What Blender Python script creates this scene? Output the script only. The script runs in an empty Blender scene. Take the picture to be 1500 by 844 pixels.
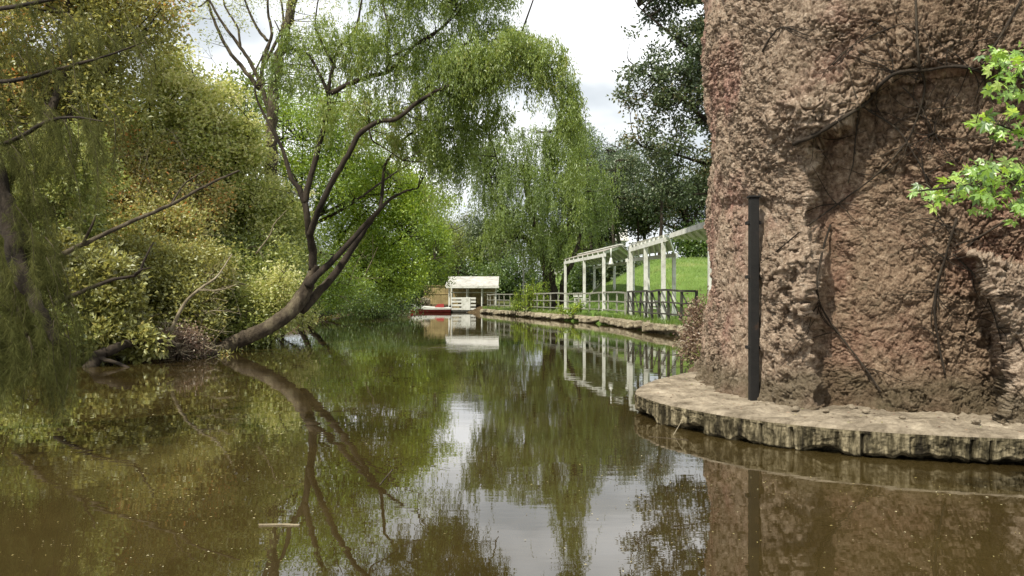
import bpy, math, random
import numpy as np
from mathutils import Vector
from mathutils.bvhtree import BVHTree

random.seed(7)
RNG = np.random.default_rng(11)
sc = bpy.context.scene
col = sc.collection
F = 1167.0
CAM_H = 1.5
HOR = 436.0


def W(px, py, Y):
    return np.array([(px - 750.0) / F * Y, Y, CAM_H - (py - HOR) / F * Y])


def R(a):
    return math.radians(a)


# ------------------------------------------------------------------ noise
def _hash(ix, iy, iz, seed):
    h = (ix * 374761393 + iy * 668265263 + iz * 2147483647 + seed * 974711) & 0xFFFFFFFF
    h = ((h ^ (h >> 13)) * 1274126177) & 0xFFFFFFFF
    h = ((h ^ (h >> 16)) * 2246822519) & 0xFFFFFFFF
    return ((h ^ (h >> 15)) & 0xFFFFFF) / float(0xFFFFFF)


def vnoise(p, seed=0):
    p = np.asarray(p, dtype=np.float64)
    i = np.floor(p).astype(np.int64)
    f = p - i
    f = f * f * f * (f * (f * 6 - 15) + 10)
    r = 0
    for dx in (0, 1):
        wx = f[:, 0] if dx else 1 - f[:, 0]
        for dy in (0, 1):
            wy = f[:, 1] if dy else 1 - f[:, 1]
            for dz in (0, 1):
                wz = f[:, 2] if dz else 1 - f[:, 2]
                r = r + wx * wy * wz * _hash(i[:, 0] + dx, i[:, 1] + dy, i[:, 2] + dz, seed)
    return r * 2 - 1


def fbm(p, octv=4, seed=0, gain=0.5):
    a, s, r = 1.0, 1.0, 0
    for k in range(octv):
        r = r + a * vnoise(p * s, seed + k * 17)
        a *= gain
        s *= 2.03
    return r


def sstep(x, a=0.0, b=1.0):
    t = np.clip((x - a) / (b - a), 0, 1)
    return t * t * (3 - 2 * t)


# ------------------------------------------------------------------ materials
def new_mat(name):
    m = bpy.data.materials.new(name)
    m.use_nodes = True
    nt = m.node_tree
    nt.nodes.clear()
    return m, nt


def N(nt, typ, **kw):
    n = nt.nodes.new(typ)
    for k, v in kw.items():
        if k.startswith('_'):
            setattr(n, k[1:], v)
        else:
            n.inputs[k.replace('__', ' ')].default_value = v
    return n


def ramp(nt, stops, fac=None, interp='LINEAR'):
    n = nt.nodes.new('ShaderNodeValToRGB')
    n.color_ramp.interpolation = interp
    e = n.color_ramp.elements
    while len(e) > 1:
        e.remove(e[-1])
    e[0].position = stops[0][0]
    e[0].color = (*stops[0][1], 1)
    for p, c in stops[1:]:
        x = e.new(p)
        x.color = (*c, 1)
    if fac is not None:
        nt.links.new(fac, n.inputs[0])
    return n


def leaf_mat(name, stops, trans=0.42, gloss=0.06, mul=1.0, tone=(1, 1, 1)):
    stops = [(a, tuple(min(.8, v * mul * w) for v, w in zip(c, tone))) for a, c in stops]
    m, nt = new_mat(name)
    L = nt.links.new
    at = N(nt, 'ShaderNodeAttribute', _attribute_name='tint')
    rp = ramp(nt, stops, at.outputs['Fac'])
    d = N(nt, 'ShaderNodeBsdfDiffuse')
    t = N(nt, 'ShaderNodeBsdfTranslucent')
    L(rp.outputs[0], d.inputs[0])
    hs = N(nt, 'ShaderNodeHueSaturation', Hue=0.478, Saturation=1.05, Value=1.8)
    L(rp.outputs[0], hs.inputs['Color'])
    L(hs.outputs[0], t.inputs[0])
    mx = N(nt, 'ShaderNodeMixShader', Fac=trans)
    L(d.outputs[0], mx.inputs[1])
    L(t.outputs[0], mx.inputs[2])
    g = N(nt, 'ShaderNodeBsdfGlossy', Roughness=0.45)
    g.inputs[0].default_value = (0.9, 0.95, 0.9, 1)
    m2 = N(nt, 'ShaderNodeMixShader', Fac=gloss)
    L(mx.outputs[0], m2.inputs[1])
    L(g.outputs[0], m2.inputs[2])
    o = N(nt, 'ShaderNodeOutputMaterial')
    L(m2.outputs[0], o.inputs[0])
    return m


def rough_mat(name, stops, scale=3.0, rough=0.9, bump=0.5, bscale=12.0, stretch=(1, 1, 1), bdist=0.02, detail=6, spec=0.3, metal=0.0):
    m, nt = new_mat(name)
    L = nt.links.new
    tc = N(nt, 'ShaderNodeTexCoord')
    mp = N(nt, 'ShaderNodeMapping')
    mp.inputs['Scale'].default_value = stretch
    L(tc.outputs['Object'], mp.inputs[0])
    n1 = N(nt, 'ShaderNodeTexNoise', Scale=scale, Detail=detail, Roughness=0.65)
    L(mp.outputs[0], n1.inputs['Vector'])
    rp = ramp(nt, stops, n1.outputs['Fac'])
    n2 = N(nt, 'ShaderNodeTexNoise', Scale=bscale, Detail=6.0, Roughness=0.7)
    L(mp.outputs[0], n2.inputs['Vector'])
    b = N(nt, 'ShaderNodeBump', Strength=bump, Distance=bdist)
    L(n2.outputs['Fac'], b.inputs['Height'])
    p = N(nt, 'ShaderNodeBsdfPrincipled', Roughness=rough, Metallic=metal)
    p.inputs['Specular IOR Level'].default_value = spec
    L(rp.outputs[0], p.inputs['Base Color'])
    L(b.outputs[0], p.inputs['Normal'])
    o = N(nt, 'ShaderNodeOutputMaterial')
    L(p.outputs[0], o.inputs[0])
    return m


M = {}
BARK_DARK = rough_mat('bark_dark', [(0.3, (0.012, 0.009, 0.006)), (0.52, (0.034, 0.025, 0.017)), (0.72, (0.08, 0.064, 0.042))], 3, bump=0.9, bscale=9, stretch=(1, 1, .4), bdist=.05)
BARK_MID = rough_mat('bark_brown', [(0.3, (0.022, 0.016, 0.010)), (0.5, (0.065, 0.05, 0.033)), (0.66, (0.15, 0.125, 0.08)), (0.8, (0.085, 0.10, 0.04))], 4, bump=1.0, bscale=10, stretch=(1, 1, .5), bdist=.06)
BARK_PALE = rough_mat('bark_pale', [(0.3, (0.12, 0.095, 0.06)), (0.55, (0.25, 0.21, 0.14)), (0.75, (0.38, 0.34, 0.25))], 4, bump=0.7, bscale=12, stretch=(1, 1, .4), bdist=.03)
WHITE = rough_mat('white_paint', [(0.3, (0.38, 0.38, 0.33)), (0.5, (0.60, 0.61, 0.56)), (0.8, (0.72, 0.72, 0.68))], 2.5, rough=0.6, bump=0.15, bscale=20)
GREYROOF = rough_mat('roof_sheet', [(0.3, (0.30, 0.29, 0.26)), (0.5, (0.46, 0.45, 0.41)), (0.75, (0.62, 0.61, 0.57))], 1.4, rough=0.7, bump=0.2, bscale=18)
DARKWOOD = rough_mat('dark_timber', [(0.3, (0.025, 0.024, 0.02)), (0.6, (0.07, 0.068, 0.055))], 4, bump=0.4)
GREYWOOD = rough_mat('weathered_timber', [(0.3, (0.14, 0.14, 0.11)), (0.6, (0.30, 0.30, 0.25)), (0.8, (0.42, 0.41, 0.35))], 4, bump=0.4)
TANWOOD = rough_mat('tan_timber', [(0.3, (0.20, 0.15, 0.07)), (0.6, (0.34, 0.27, 0.13)), (0.8, (0.44, 0.36, 0.19))], 2, bump=0.3)
BLACKMETAL = rough_mat('black_metal', [(0.3, (0.004, 0.004, 0.004)), (0.6, (0.010, 0.009, 0.008)), (0.72, (0.05, 0.026, 0.014))], 6, rough=0.75, bump=0.3, bscale=30, spec=.4)
REDPAINT = rough_mat('red_paint', [(0.3, (0.20, 0.022, 0.02)), (0.7, (0.28, 0.04, 0.035))], 2, rough=0.4, bump=0.05)
SOIL = rough_mat('soil', [(0.3, (0.03, 0.022, 0.012)), (0.5, (0.075, 0.055, 0.03)), (0.65, (0.13, 0.10, 0.055)), (0.8, (0.07, 0.08, 0.03))], 1.3, bump=1, bscale=6, bdist=.08, detail=9)


# ------------------------------------------------------------------ mesh helpers
def mesh_np(name, verts, faces, mat, parent=None, tint=None, smooth=False):
    verts = np.asarray(verts, dtype=np.float32).reshape(-1, 3)
    faces = np.asarray(faces, dtype=np.int32)
    k = faces.shape[1]
    me = bpy.data.meshes.new(name)
    me.vertices.add(len(verts))
    me.vertices.foreach_set('co', verts.ravel())
    me.loops.add(faces.size)
    me.loops.foreach_set('vertex_index', faces.ravel())
    me.polygons.add(len(faces))
    me.polygons.foreach_set('loop_start', np.arange(len(faces), dtype=np.int32) * k)
    me.polygons.foreach_set('use_smooth', np.full(len(faces), smooth))
    if tint is not None:
        a = me.attributes.new('tint', 'FLOAT', 'FACE')
        a.data.foreach_set('value', np.asarray(tint, dtype=np.float32))
    me.update(calc_edges=True)
    me.materials.append(mat)
    o = bpy.data.objects.new(name, me)
    col.objects.link(o)
    if parent is not None:
        o.parent = parent
        o.matrix_parent_inverse = parent.matrix_world.inverted() if False else o.matrix_parent_inverse
        lp = parent.get('_wp')
        if lp is not None:
            o.location = (-lp[0], -lp[1], -lp[2])
    return o


def thing(name, label, cat, loc, group=None):
    o = bpy.data.objects.new(name, None)
    o.empty_display_size = 0.3
    col.objects.link(o)
    o.location = tuple(float(v) for v in loc)
    o['_wp'] = [float(v) for v in loc]
    tag(o, label, cat, group)
    return o


def tag(o, label=None, cat=None, group=None, kind=None):
    if label: o['label'] = label
    if cat: o['category'] = cat
    if group: o['group'] = group
    if kind: o['kind'] = kind
    return o


class MB:
    """collects polygons for ONE mesh"""
    def __init__(s):
        s.v = []
        s.f = []

    def box(s, c, size, rz=0.0, rx=0.0, ry=0.0):
        from mathutils import Euler
        e = Euler((rx, ry, rz)).to_matrix()
        b = len(s.v)
        for dx in (-.5, .5):
            for dy in (-.5, .5):
                for dz in (-.5, .5):
                    p = e @ Vector((dx * size[0], dy * size[1], dz * size[2]))
                    s.v.append((c[0] + p.x, c[1] + p.y, c[2] + p.z))
        for q in ((0, 1, 3, 2), (4, 6, 7, 5), (0, 4, 5, 1), (2, 3, 7, 6), (0, 2, 6, 4), (1, 5, 7, 3)):
            s.f.append(tuple(b + i for i in q))
        return s

    def bar(s, a, b_, w, h=None, up=(0, 0, 1)):
        """rectangular bar from a to b"""
        a, b_ = Vector(a), Vector(b_)
        h = h or w
        t = (b_ - a).normalized()
        u = Vector(up)
        if abs(t.dot(u)) > .95: u = Vector((0, 1, 0))
        x = t.cross(u).normalized()
        y = x.cross(t).normalized()
        k = len(s.v)
        for p in (a, b_):
            for sx, sy in ((-1, -1), (1, -1), (1, 1), (-1, 1)):
                q = p + x * sx * w / 2 + y * sy * h / 2
                s.v.append(tuple(q))
        for q in ((0, 3, 2, 1), (4, 5, 6, 7), (0, 1, 5, 4), (1, 2, 6, 5), (2, 3, 7, 6), (3, 0, 4, 7)):
            s.f.append(tuple(k + i for i in q))
        return s

    def slab(s, pts, th):
        """quad (4 pts, top) with thickness th straight down"""
        k = len(s.v)
        for p in pts: s.v.append(tuple(p))
        for p in pts: s.v.append((p[0], p[1], p[2] - th))
        for q in ((0, 1, 2, 3), (7, 6, 5, 4), (0, 4, 5, 1), (1, 5, 6, 2), (2, 6, 7, 3), (3, 7, 4, 0)):
            s.f.append(tuple(k + i for i in q))
        return s

    def build(s, name, mat, parent=None, bevel=0.0):
        me = bpy.data.meshes.new(name)
        me.from_pydata([tuple(map(float, v)) for v in s.v], [], s.f)
        me.update()
        me.materials.append(mat)
        o = bpy.data.objects.new(name, me)
        col.objects.link(o)
        if bevel:
            b = o.modifiers.new('b', 'BEVEL')
            b.width = bevel
            b.segments = 2
        if parent is not None:
            o.parent = parent
            lp = parent.get('_wp')
            if lp is not None:
                o.location = (-lp[0], -lp[1], -lp[2])
        return o


def smooth_line(pts, n=6):
    """Catmull-Rom through points (k,d)"""
    P = np.asarray(pts, float)
    if len(P) < 3: 
        t = np.linspace(0, 1, n + 1)[:, None]
        return P[0] * (1 - t) + P[-1] * t
    Q = np.vstack([2 * P[0] - P[1], P, 2 * P[-1] - P[-2]])
    out = []
    for i in range(1, len(Q) - 2):
        t = np.linspace(0, 1, n, endpoint=False)[:, None]
        a, b, c, d = Q[i - 1], Q[i], Q[i + 1], Q[i + 2]
        out.append(0.5 * (2 * b + (c - a) * t + (2 * a - 5 * b + 4 * c - d) * t ** 2 + (3 * b - a - 3 * c + d) * t ** 3))
    out.append(P[-1][None])
    return np.vstack(out)


class Tubes:
    def __init__(s, rough=0.0):
        s.v, s.f, s.n, s.rough = [], [], 0, rough

    def add(s, pts, rad, sides=6):
        P = np.asarray(pts, float)
        r = np.asarray(rad, float)
        if r.ndim == 0: r = np.full(len(P), float(r))
        t = np.gradient(P, axis=0)
        t /= (np.linalg.norm(t, axis=1)[:, None] + 1e-9)
        ref = np.eye(3)[np.argmin(np.abs(t).mean(0))]
        a = np.cross(t, ref)
        a /= (np.linalg.norm(a, axis=1)[:, None] + 1e-9)
        b = np.cross(t, a)
        th = np.arange(sides) / sides * 2 * np.pi
        rr = r[:, None] * np.ones(sides)
        if s.rough:
            rr = rr * (1 + s.rough * RNG.normal(size=rr.shape))
        V = P[:, None, :] + rr[..., None] * (np.cos(th)[None, :, None] * a[:, None, :] + np.sin(th)[None, :, None] * b[:, None, :])
        k = len(P)
        idx = (np.arange(k)[:, None] * sides + np.arange(sides)[None]) + s.n
        nx = np.roll(idx, -1, axis=1)
        Fq = np.stack([idx[:-1], nx[:-1], nx[1:], idx[1:]], -1).reshape(-1, 4)
        s.v.append(V.reshape(-1, 3))
        s.f.append(Fq)
        s.n += k * sides
        # end cap
        base = P[0][None]
        s.v.append(np.vstack([P[0], P[-1]]))
        c0, c1 = s.n, s.n + 1
        i0, i1 = idx[0], idx[-1]
        s.f.append(np.stack([np.full(sides, c0), np.roll(i0, -1), i0, i0], -1)[:, [0, 1, 2, 2]] if False else
                   np.stack([i0[0::2], np.full((sides + 1) // 2, c0), np.roll(i0, -2)[0::2], np.roll(i0, -1)[0::2]], -1) if sides % 2 == 0 else np.zeros((0, 4), int))
        if sides % 2 == 0:
            s.f.append(np.stack([i1[0::2], np.roll(i1, -1)[0::2], np.roll(i1, -2)[0::2], np.full(sides // 2, c1)], -1))
        s.n += 2

    def build(s, name, mat, parent=None):
        return mesh_np(name, np.vstack(s.v), np.vstack(s.f), mat, parent, smooth=True)


def unit(v):
    return v / (np.linalg.norm(v, axis=1)[:, None] + 1e-9)


def leaf_quads(pos, d, ln, wd, fold=0.25):
    n = len(pos)
    d = unit(d)
    r = unit(RNG.normal(size=(n, 3)) + np.array([0, 0, 1.0]))
    side = unit(np.cross(d, r))
    up = np.cross(side, d)
    ln = np.asarray(ln).reshape(-1, 1) * np.ones((n, 1))
    wd = np.asarray(wd).reshape(-1, 1) * np.ones((n, 1))
    mid = pos + d * ln * .45
    V = np.stack([pos, mid + side * wd / 2 + up * wd * fold * .5, pos + d * ln - up * wd * fold * .6, mid - side * wd / 2 + up * wd * fold * .5], 1)
    Fq = np.arange(n * 4).reshape(n, 4)
    return V.reshape(-1, 3), Fq


def in_blobs(blobs, nclump, shell=0.5, gap=0.0, gscale=0.7, seed=0):
    """clump centres in a union of ellipsoids: blob = (centre, (rx,ry,rz), weight)"""
    w = np.array([b[1][0] * b[1][1] * b[1][2] * (b[2] if len(b) > 2 else 1) for b in blobs]) ** 0.8
    # weights lie between volume and surface growth
    cnt = RNG.multinomial(nclump, w / w.sum())
    C, B = [], []
    for k, (b, c) in enumerate(zip(blobs, cnt)):
        u = unit(RNG.normal(size=(c, 3)))
        rr = RNG.random(c) ** (1 / 3.0)
        rr = rr * (1 - shell) + shell * np.clip(RNG.normal(.93, .12, c), 0, 1.15)
        rr = rr * np.where(RNG.random(c) < .22, RNG.uniform(1.1, 1.55, c), 1.0)
        C.append(np.asarray(b[0]) + u * rr[:, None] * np.asarray(b[1]))
        B.append(np.full(c, k))
    C = np.vstack(C)
    B = np.concatenate(B)
    if gap > 0:
        nz = fbm(C * gscale + 31.7 * seed, 2, seed + 5)
        keep = nz > np.quantile(nz, gap)
        C, B = C[keep], B[keep]
    return C, B


def crown(name, parent, mat, blobs, nclump, per, csize, ln, wd, hang=0.0, shell=.3, gap=0.15, gscale=.7, seed=0, skel=None,
          twig_mat=None, twig_r=0.02, flat=1.0, tint_shift=0.0, out=0.6, twigs=None, minz=None):
    C, B = in_blobs(blobs, nclump, shell, gap, gscale, seed)
    if minz is not None:
        C = C[C[:, 2] > minz]
    n = len(C)
    ct = RNG.random(n)
    ii = np.repeat(np.arange(n), per)
    m = len(ii)
    if hang > 0:
        # hanging strands: a clump is a few strands
        ns = 5
        sid = ii * ns + RNG.integers(0, ns, m)
        so = RNG.normal(size=(n * ns, 3)) * csize * np.array([1, 1, .35])
        sl = hang * (0.35 + RNG.random(n * ns) ** 1.2)
        sway = RNG.normal(size=(n * ns, 3)) * .16 * np.array([1, 1, 0])
        t = RNG.random(m)
        P = C[ii] + so[sid] + sway[sid] * (t * sl[sid])[:, None] + RNG.normal(size=(m, 3)) * .035
        P[:, 2] -= t * sl[sid]
        D = RNG.normal(size=(m, 3)) * .55 + np.array([0, 0, -1.0])
    else:
        off = RNG.normal(size=(m, 3)) * csize * np.array([1, 1, flat])
        P = C[ii] + off
        D = RNG.normal(size=(m, 3)) + off / csize * out
    if minz is not None:
        kp = P[:, 2] > minz * .3
        P, D, ii = P[kp], D[kp], ii[kp]
        m = len(P)
    lnn = ln * RNG.uniform(.6, 1.25, m)
    V, Fq = leaf_quads(P, D, lnn, wd * RNG.uniform(.7, 1.25, m))
    big = fbm(C * .35 + 7.7 * (seed + 1), 2, 3 + seed)
    tint = np.clip(.5 + .22 * big[ii] + .28 * (ct[ii] - .5) + .5 * (RNG.random(m) - .5) + tint_shift, 0.001, .999)
    o = mesh_np(name, V, Fq, mat, parent, tint)
    # twigs joining clumps to the skeleton
    if skel is not None and len(skel):
        S = np.vstack(skel)
        tb = Tubes()
        step = 1 if n < 500 else 2
        for c in C[::step]:
            dd = S - c
            dist = np.linalg.norm(dd, axis=1) + np.maximum(0, S[:, 2] - c[2]) * .8
            j = int(np.argmin(dist))
            s0 = S[j]
            L = np.linalg.norm(c - s0)
            if L < .05 or L > 5: continue
            mid = (s0 + c) / 2 + RNG.normal(size=3) * L * .08 + np.array([0, 0, -.06 * L])
            tb.add(smooth_line([s0, mid, c], 3), np.linspace(twig_r * (0.5 + .5 * min(L, 2)), .25 * twig_r, 7), 4)
        if tb.n:
            tb.build('twigs', twig_mat or BARK_DARK, parent)['kind'] = 'stuff'
    return o, C


# ------------------------------------------------------------------ world, sun, camera
SUN = np.array([-0.42, -0.50, 0.95])
SUN /= np.linalg.norm(SUN)
el = math.asin(SUN[2])
wd = bpy.data.worlds.new('World')
sc.world = wd
wd.use_nodes = True
nt = wd.node_tree
nt.nodes.clear()
sky = N(nt, 'ShaderNodeTexSky', _sky_type='NISHITA', _sun_disc=False, _sun_elevation=el, _sun_rotation=math.atan2(SUN[0], SUN[1]))
tc = N(nt, 'ShaderNodeTexCoord')
mp = N(nt, 'ShaderNodeMapping')
mp.inputs['Scale'].default_value = (1.6, 1.6, 3.6)
mp.inputs['Location'].default_value = (0.35, 0.1, 0.5)
nt.links.new(tc.outputs['Generated'], mp.inputs[0])
cn = N(nt, 'ShaderNodeTexNoise', Scale=1.5, Detail=5.0, Roughness=0.5)
nt.links.new(mp.outputs[0], cn.inputs['Vector'])
crp = ramp(nt, [(0.36, (4.9, 5.4, 5.8)), (0.46, (6.8, 7.2, 7.5)), (0.55, (11.0, 11.2, 11.3)), (0.72, (18, 18, 17.8))], cn.outputs['Fac'])
mxr = N(nt, 'ShaderNodeMixRGB', Fac=0.93)
nt.links.new(sky.outputs[0], mxr.inputs[1])
nt.links.new(crp.outputs[0], mxr.inputs[2])
bg = N(nt, 'ShaderNodeBackground', Strength=0.1)
nt.links.new(mxr.outputs[0], bg.inputs[0])
wo = N(nt, 'ShaderNodeOutputWorld')
nt.links.new(bg.outputs[0], wo.inputs[0])

sl = bpy.data.lights.new('sun', 'SUN')
sl.energy = 4.8
sl.angle = R(1.5)
sl.color = (1.0, 0.93, 0.80)
so = bpy.data.objects.new('sun', sl)
so.rotation_euler = Vector(tuple(SUN)).to_track_quat('Z', 'Y').to_euler()
so.location = (0, 0, 30)
col.objects.link(so)

cd = bpy.data.cameras.new('camera')
cd.sensor_width = 36
cd.lens = 36 * F / 1500
cd.shift_y = (HOR - 422) / 1500
cd.clip_end = 6000
cam = bpy.data.objects.new('camera', cd)
cam.location = (0, 0, CAM_H)
cam.rotation_euler = (R(90), 0, 0)
col.objects.link(cam)
sc.camera = cam
sc.view_settings.view_transform = 'Standard'
sc.view_settings.look = 'None'
sc.view_settings.exposure = 0.36
sc.view_settings.gamma = 1
sc.cycles.max_bounces = 6
sc.cycles.diffuse_bounces = 3
sc.cycles.glossy_bounces = 3
sc.cycles.transmission_bounces = 3
sc.cycles.use_denoising = True
sc.cycles.sample_clamp_indirect = 6

# ------------------------------------------------------------------ terrain and water
QUAY = [(3.1, 13.6), (3.9, 16.5), (5.2, 21), (6.3, 26), (6.5, 29.7), (5.85, 33.7), (5.36, 41.7), (4.2, 48.6), (2.3, 54.7), (0.0, 64.8), (-2.6, 74.5), (-3.0, 79.6)]
LEFTB = [(-9.5, 84.5), (-14.5, 80), (-14.6, 67), (-12.8, 50), (-11.0, 38), (-9.2, 29), (-8.1, 23.5), (-7.6, 20.2), (-9.0, 18.6), (-9.9, 17.6), (-9.6, 14), (-9.4, 10), (-9.6, 4), (-10, -25)]
POLY = np.array([(9.5, -25), (9.5, 6.9), (7, 8.5), (4, 12.5)] + QUAY + LEFTB)


def signed(P):
    """distance to lagoon outline, positive outside"""
    A = POLY
    B = np.roll(A, -1, axis=0)
    best = np.full(len(P), 1e9)
    inside = np.zeros(len(P), bool)
    for a, b in zip(A, B):
        d = b - a
        t = np.clip(((P - a) @ d) / (d @ d), 0, 1)
        q = a + t[:, None] * d
        best = np.minimum(best, np.linalg.norm(P - q, axis=1))
        cond = ((a[1] > P[:, 1]) != (b[1] > P[:, 1]))
        xi = (b[0] - a[0]) * (P[:, 1] - a[1]) / (b[1] - a[1] + 1e-12) + a[0]
        inside ^= cond & (P[:, 0] < xi)
    return np.where(inside, -best, best)


def ground(P):
    P = np.asarray(P, float).reshape(-1, 2)
    x, y = P[:, 0], P[:, 1]
    d = signed(P)
    p3 = np.stack([x, y, 0 * x], 1)
    nz = fbm(p3 * .45, 4, 2)
    left = np.clip(-.95 + (d + .9) * 1.05, -.95, .12) + np.where(d > 0, sstep(d, 0, 5) * .9 + sstep(d, 5, 30) * 2.5, 0) + .12 * nz * sstep(d, -1, 2)
    quay = np.clip(-.95 + (d) * 3.4, -.95, .37)
    hill = 4.1 * sstep((x - 2) / 10) * sstep((y - 35) / 27) + sstep((y - 70) / 60) * 3
    right = quay + np.where(d > 0, hill, 0) + .03 * nz * sstep(d, .5, 3)
    # blend left/right on far bank around x=-6
    w = sstep(x + .12 * (y - 40) * (y > 40), -1.5, 1.0)
    w = np.where(y > 76, sstep(x, -4.5, -3), w)
    w = np.where(y < 13, sstep(x, -2, 2), w)
    return left * (1 - w) + right * w


def gz(x, y):
    return float(ground([(x, y)])[0])


def axis(lo, hi, step, far):
    a = np.arange(lo, hi + step / 2, step)
    k = np.array([1.05 ** i for i in range(1, 200)]).cumsum() * step
    k = k[k < far]
    return np.concatenate([lo - k[::-1], a, hi + k])


gx = axis(-30, 30, .4, 2500)
gy = axis(-12, 96, .4, 2500)
GX, GY = np.meshgrid(gx, gy)
P2 = np.stack([GX.ravel(), GY.ravel()], 1)
Z = ground(P2)
nx_, ny_ = len(gx), len(gy)
idx = np.arange(nx_ * ny_).reshape(ny_, nx_)
Fq = np.stack([idx[:-1, :-1], idx[:-1, 1:], idx[1:, 1:], idx[1:, :-1]], -1).reshape(-1, 4)

gm, nt = new_mat('ground')
L = nt.links.new
tc = N(nt, 'ShaderNodeTexCoord')
sp = N(nt, 'ShaderNodeSeparateXYZ')
L(tc.outputs['Object'], sp.inputs[0])
n1 = N(nt, 'ShaderNodeTexNoise', Scale=0.35, Detail=8.0, Roughness=0.65)
n2 = N(nt, 'ShaderNodeTexNoise', Scale=7.0, Detail=6.0, Roughness=0.7)
L(tc.outputs['Object'], n1.inputs['Vector'])
L(tc.outputs['Object'], n2.inputs['Vector'])
rg = ramp(nt, [(0.3, (0.075, 0.125, 0.026)), (0.5, (0.12, 0.19, 0.042)), (0.7, (0.19, 0.22, 0.07))], n1.outputs['Fac'])
rs = ramp(nt, [(0.3, (0.025, 0.018, 0.01)), (0.5, (0.07, 0.05, 0.027)), (0.7, (0.14, 0.105, 0.055))], n2.outputs['Fac'])
# lawn on the right bank only, soil with some grass elsewhere
ma = N(nt, 'ShaderNodeMapRange')
ma.inputs['From Min'].default_value = -3.0
ma.inputs['From Max'].default_value = 2.5
L(sp.outputs['X'], ma.inputs['Value'])
mc = N(nt, 'ShaderNodeMixRGB')
L(ma.outputs[0], mc.inputs[0])
L(rs.outputs[0], mc.inputs[1])
L(rg.outputs[0], mc.inputs[2])
b = N(nt, 'ShaderNodeBump', Strength=1.0, Distance=0.08)
L(n2.outputs['Fac'], b.inputs['Height'])
p = N(nt, 'ShaderNodeBsdfPrincipled', Roughness=0.95)
p.inputs['Specular IOR Level'].default_value = .1
L(mc.outputs[0], p.inputs['Base Color'])
L(b.outputs[0], p.inputs['Normal'])
o_ = N(nt, 'ShaderNodeOutputMaterial')
L(p.outputs[0], o_.inputs[0])
gr = mesh_np('ground', np.column_stack([P2, Z]), Fq, gm, smooth=True)
tag(gr, 'brown soil bank and green lawn around the lagoon', kind='structure')

# water
wm, nt = new_mat('water')
L = nt.links.new
tc = N(nt, 'ShaderNodeTexCoord')
mp = N(nt, 'ShaderNodeMapping')
mp.inputs['Scale'].default_value = (0.55, 1.5, 1)
L(tc.outputs['Object'], mp.inputs[0])
na = N(nt, 'ShaderNodeTexNoise', Scale=1.0, Detail=3.0, Roughness=0.5)
L(mp.outputs[0], na.inputs['Vector'])
nb = N(nt, 'ShaderNodeTexNoise', Scale=5.0, Detail=3.0, Roughness=0.55)
L(mp.outputs[0], nb.inputs['Vector'])
nm = N(nt, 'ShaderNodeTexNoise', Scale=0.16, Detail=2.0)
L(tc.outputs['Object'], nm.inputs['Vector'])
mr = ramp(nt, [(0.42, (0.12, 0.12, 0.12)), (0.62, (1, 1, 1))], nm.outputs['Fac'])
h1 = N(nt, 'ShaderNodeMath', _operation='MULTIPLY')
L(nb.outputs['Fac'], h1.inputs[0])
L(mr.outputs[0], h1.inputs[1])
h1b = N(nt, 'ShaderNodeMath', _operation='MULTIPLY')
h1b.inputs[1].default_value = 0.30
L(h1.outputs[0], h1b.inputs[0])
h2 = N(nt, 'ShaderNodeMath', _operation='ADD')
L(h1b.outputs[0], h2.inputs[0])
L(na.outputs['Fac'], h2.inputs[1])
# ruffled patch of water out in the middle of the lagoon
vm = N(nt, 'ShaderNodeMapping')
vm.inputs['Location'].default_value = (2.2 / 2.1, -23.8 / 2.6, 0)
vm.inputs['Scale'].default_value = (1 / 2.1, 1 / 2.6, 1)
L(tc.outputs['Object'], vm.inputs[0])
vl = N(nt, 'ShaderNodeVectorMath', _operation='LENGTH')
L(vm.outputs[0], vl.inputs[0])
pr = ramp(nt, [(0.0, (1, 1, 1)), (1.0, (0, 0, 0))], vl.outputs['Value'])
nw = N(nt, 'ShaderNodeTexNoise', Scale=4.5, Detail=2.0, Roughness=0.5)
L(mp.outputs[0], nw.inputs['Vector'])
pm = N(nt, 'ShaderNodeMath', _operation='MULTIPLY')
ns0 = N(nt, 'ShaderNodeMath', _operation='SUBTRACT')
ns0.inputs[1].default_value = 0.5
L(nw.outputs['Fac'], ns0.inputs[0])
L(ns0.outputs[0], pm.inputs[0])
L(pr.outputs[0], pm.inputs[1])
h3 = N(nt, 'ShaderNodeMath', _operation='MULTIPLY_ADD')
L(pm.outputs[0], h3.inputs[0])
h3.inputs[1].default_value = 1.5
L(h2.outputs[0], h3.inputs[2])
b = N(nt, 'ShaderNodeBump', Strength=1.0, Distance=0.0022)
L(h3.outputs[0], b.inputs['Height'])
nc = N(nt, 'ShaderNodeTexNoise', Scale=0.5, Detail=6.0, Roughness=0.6)
L(tc.outputs['Object'], nc.inputs['Vector'])
rc = ramp(nt, [(0.3, (0.022, 0.015, 0.005)), (0.6, (0.042, 0.030, 0.010)), (0.8, (0.060, 0.046, 0.016))], nc.outputs['Fac'])
p = N(nt, 'ShaderNodeBsdfPrincipled', Roughness=0.012, IOR=1.85)
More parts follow.
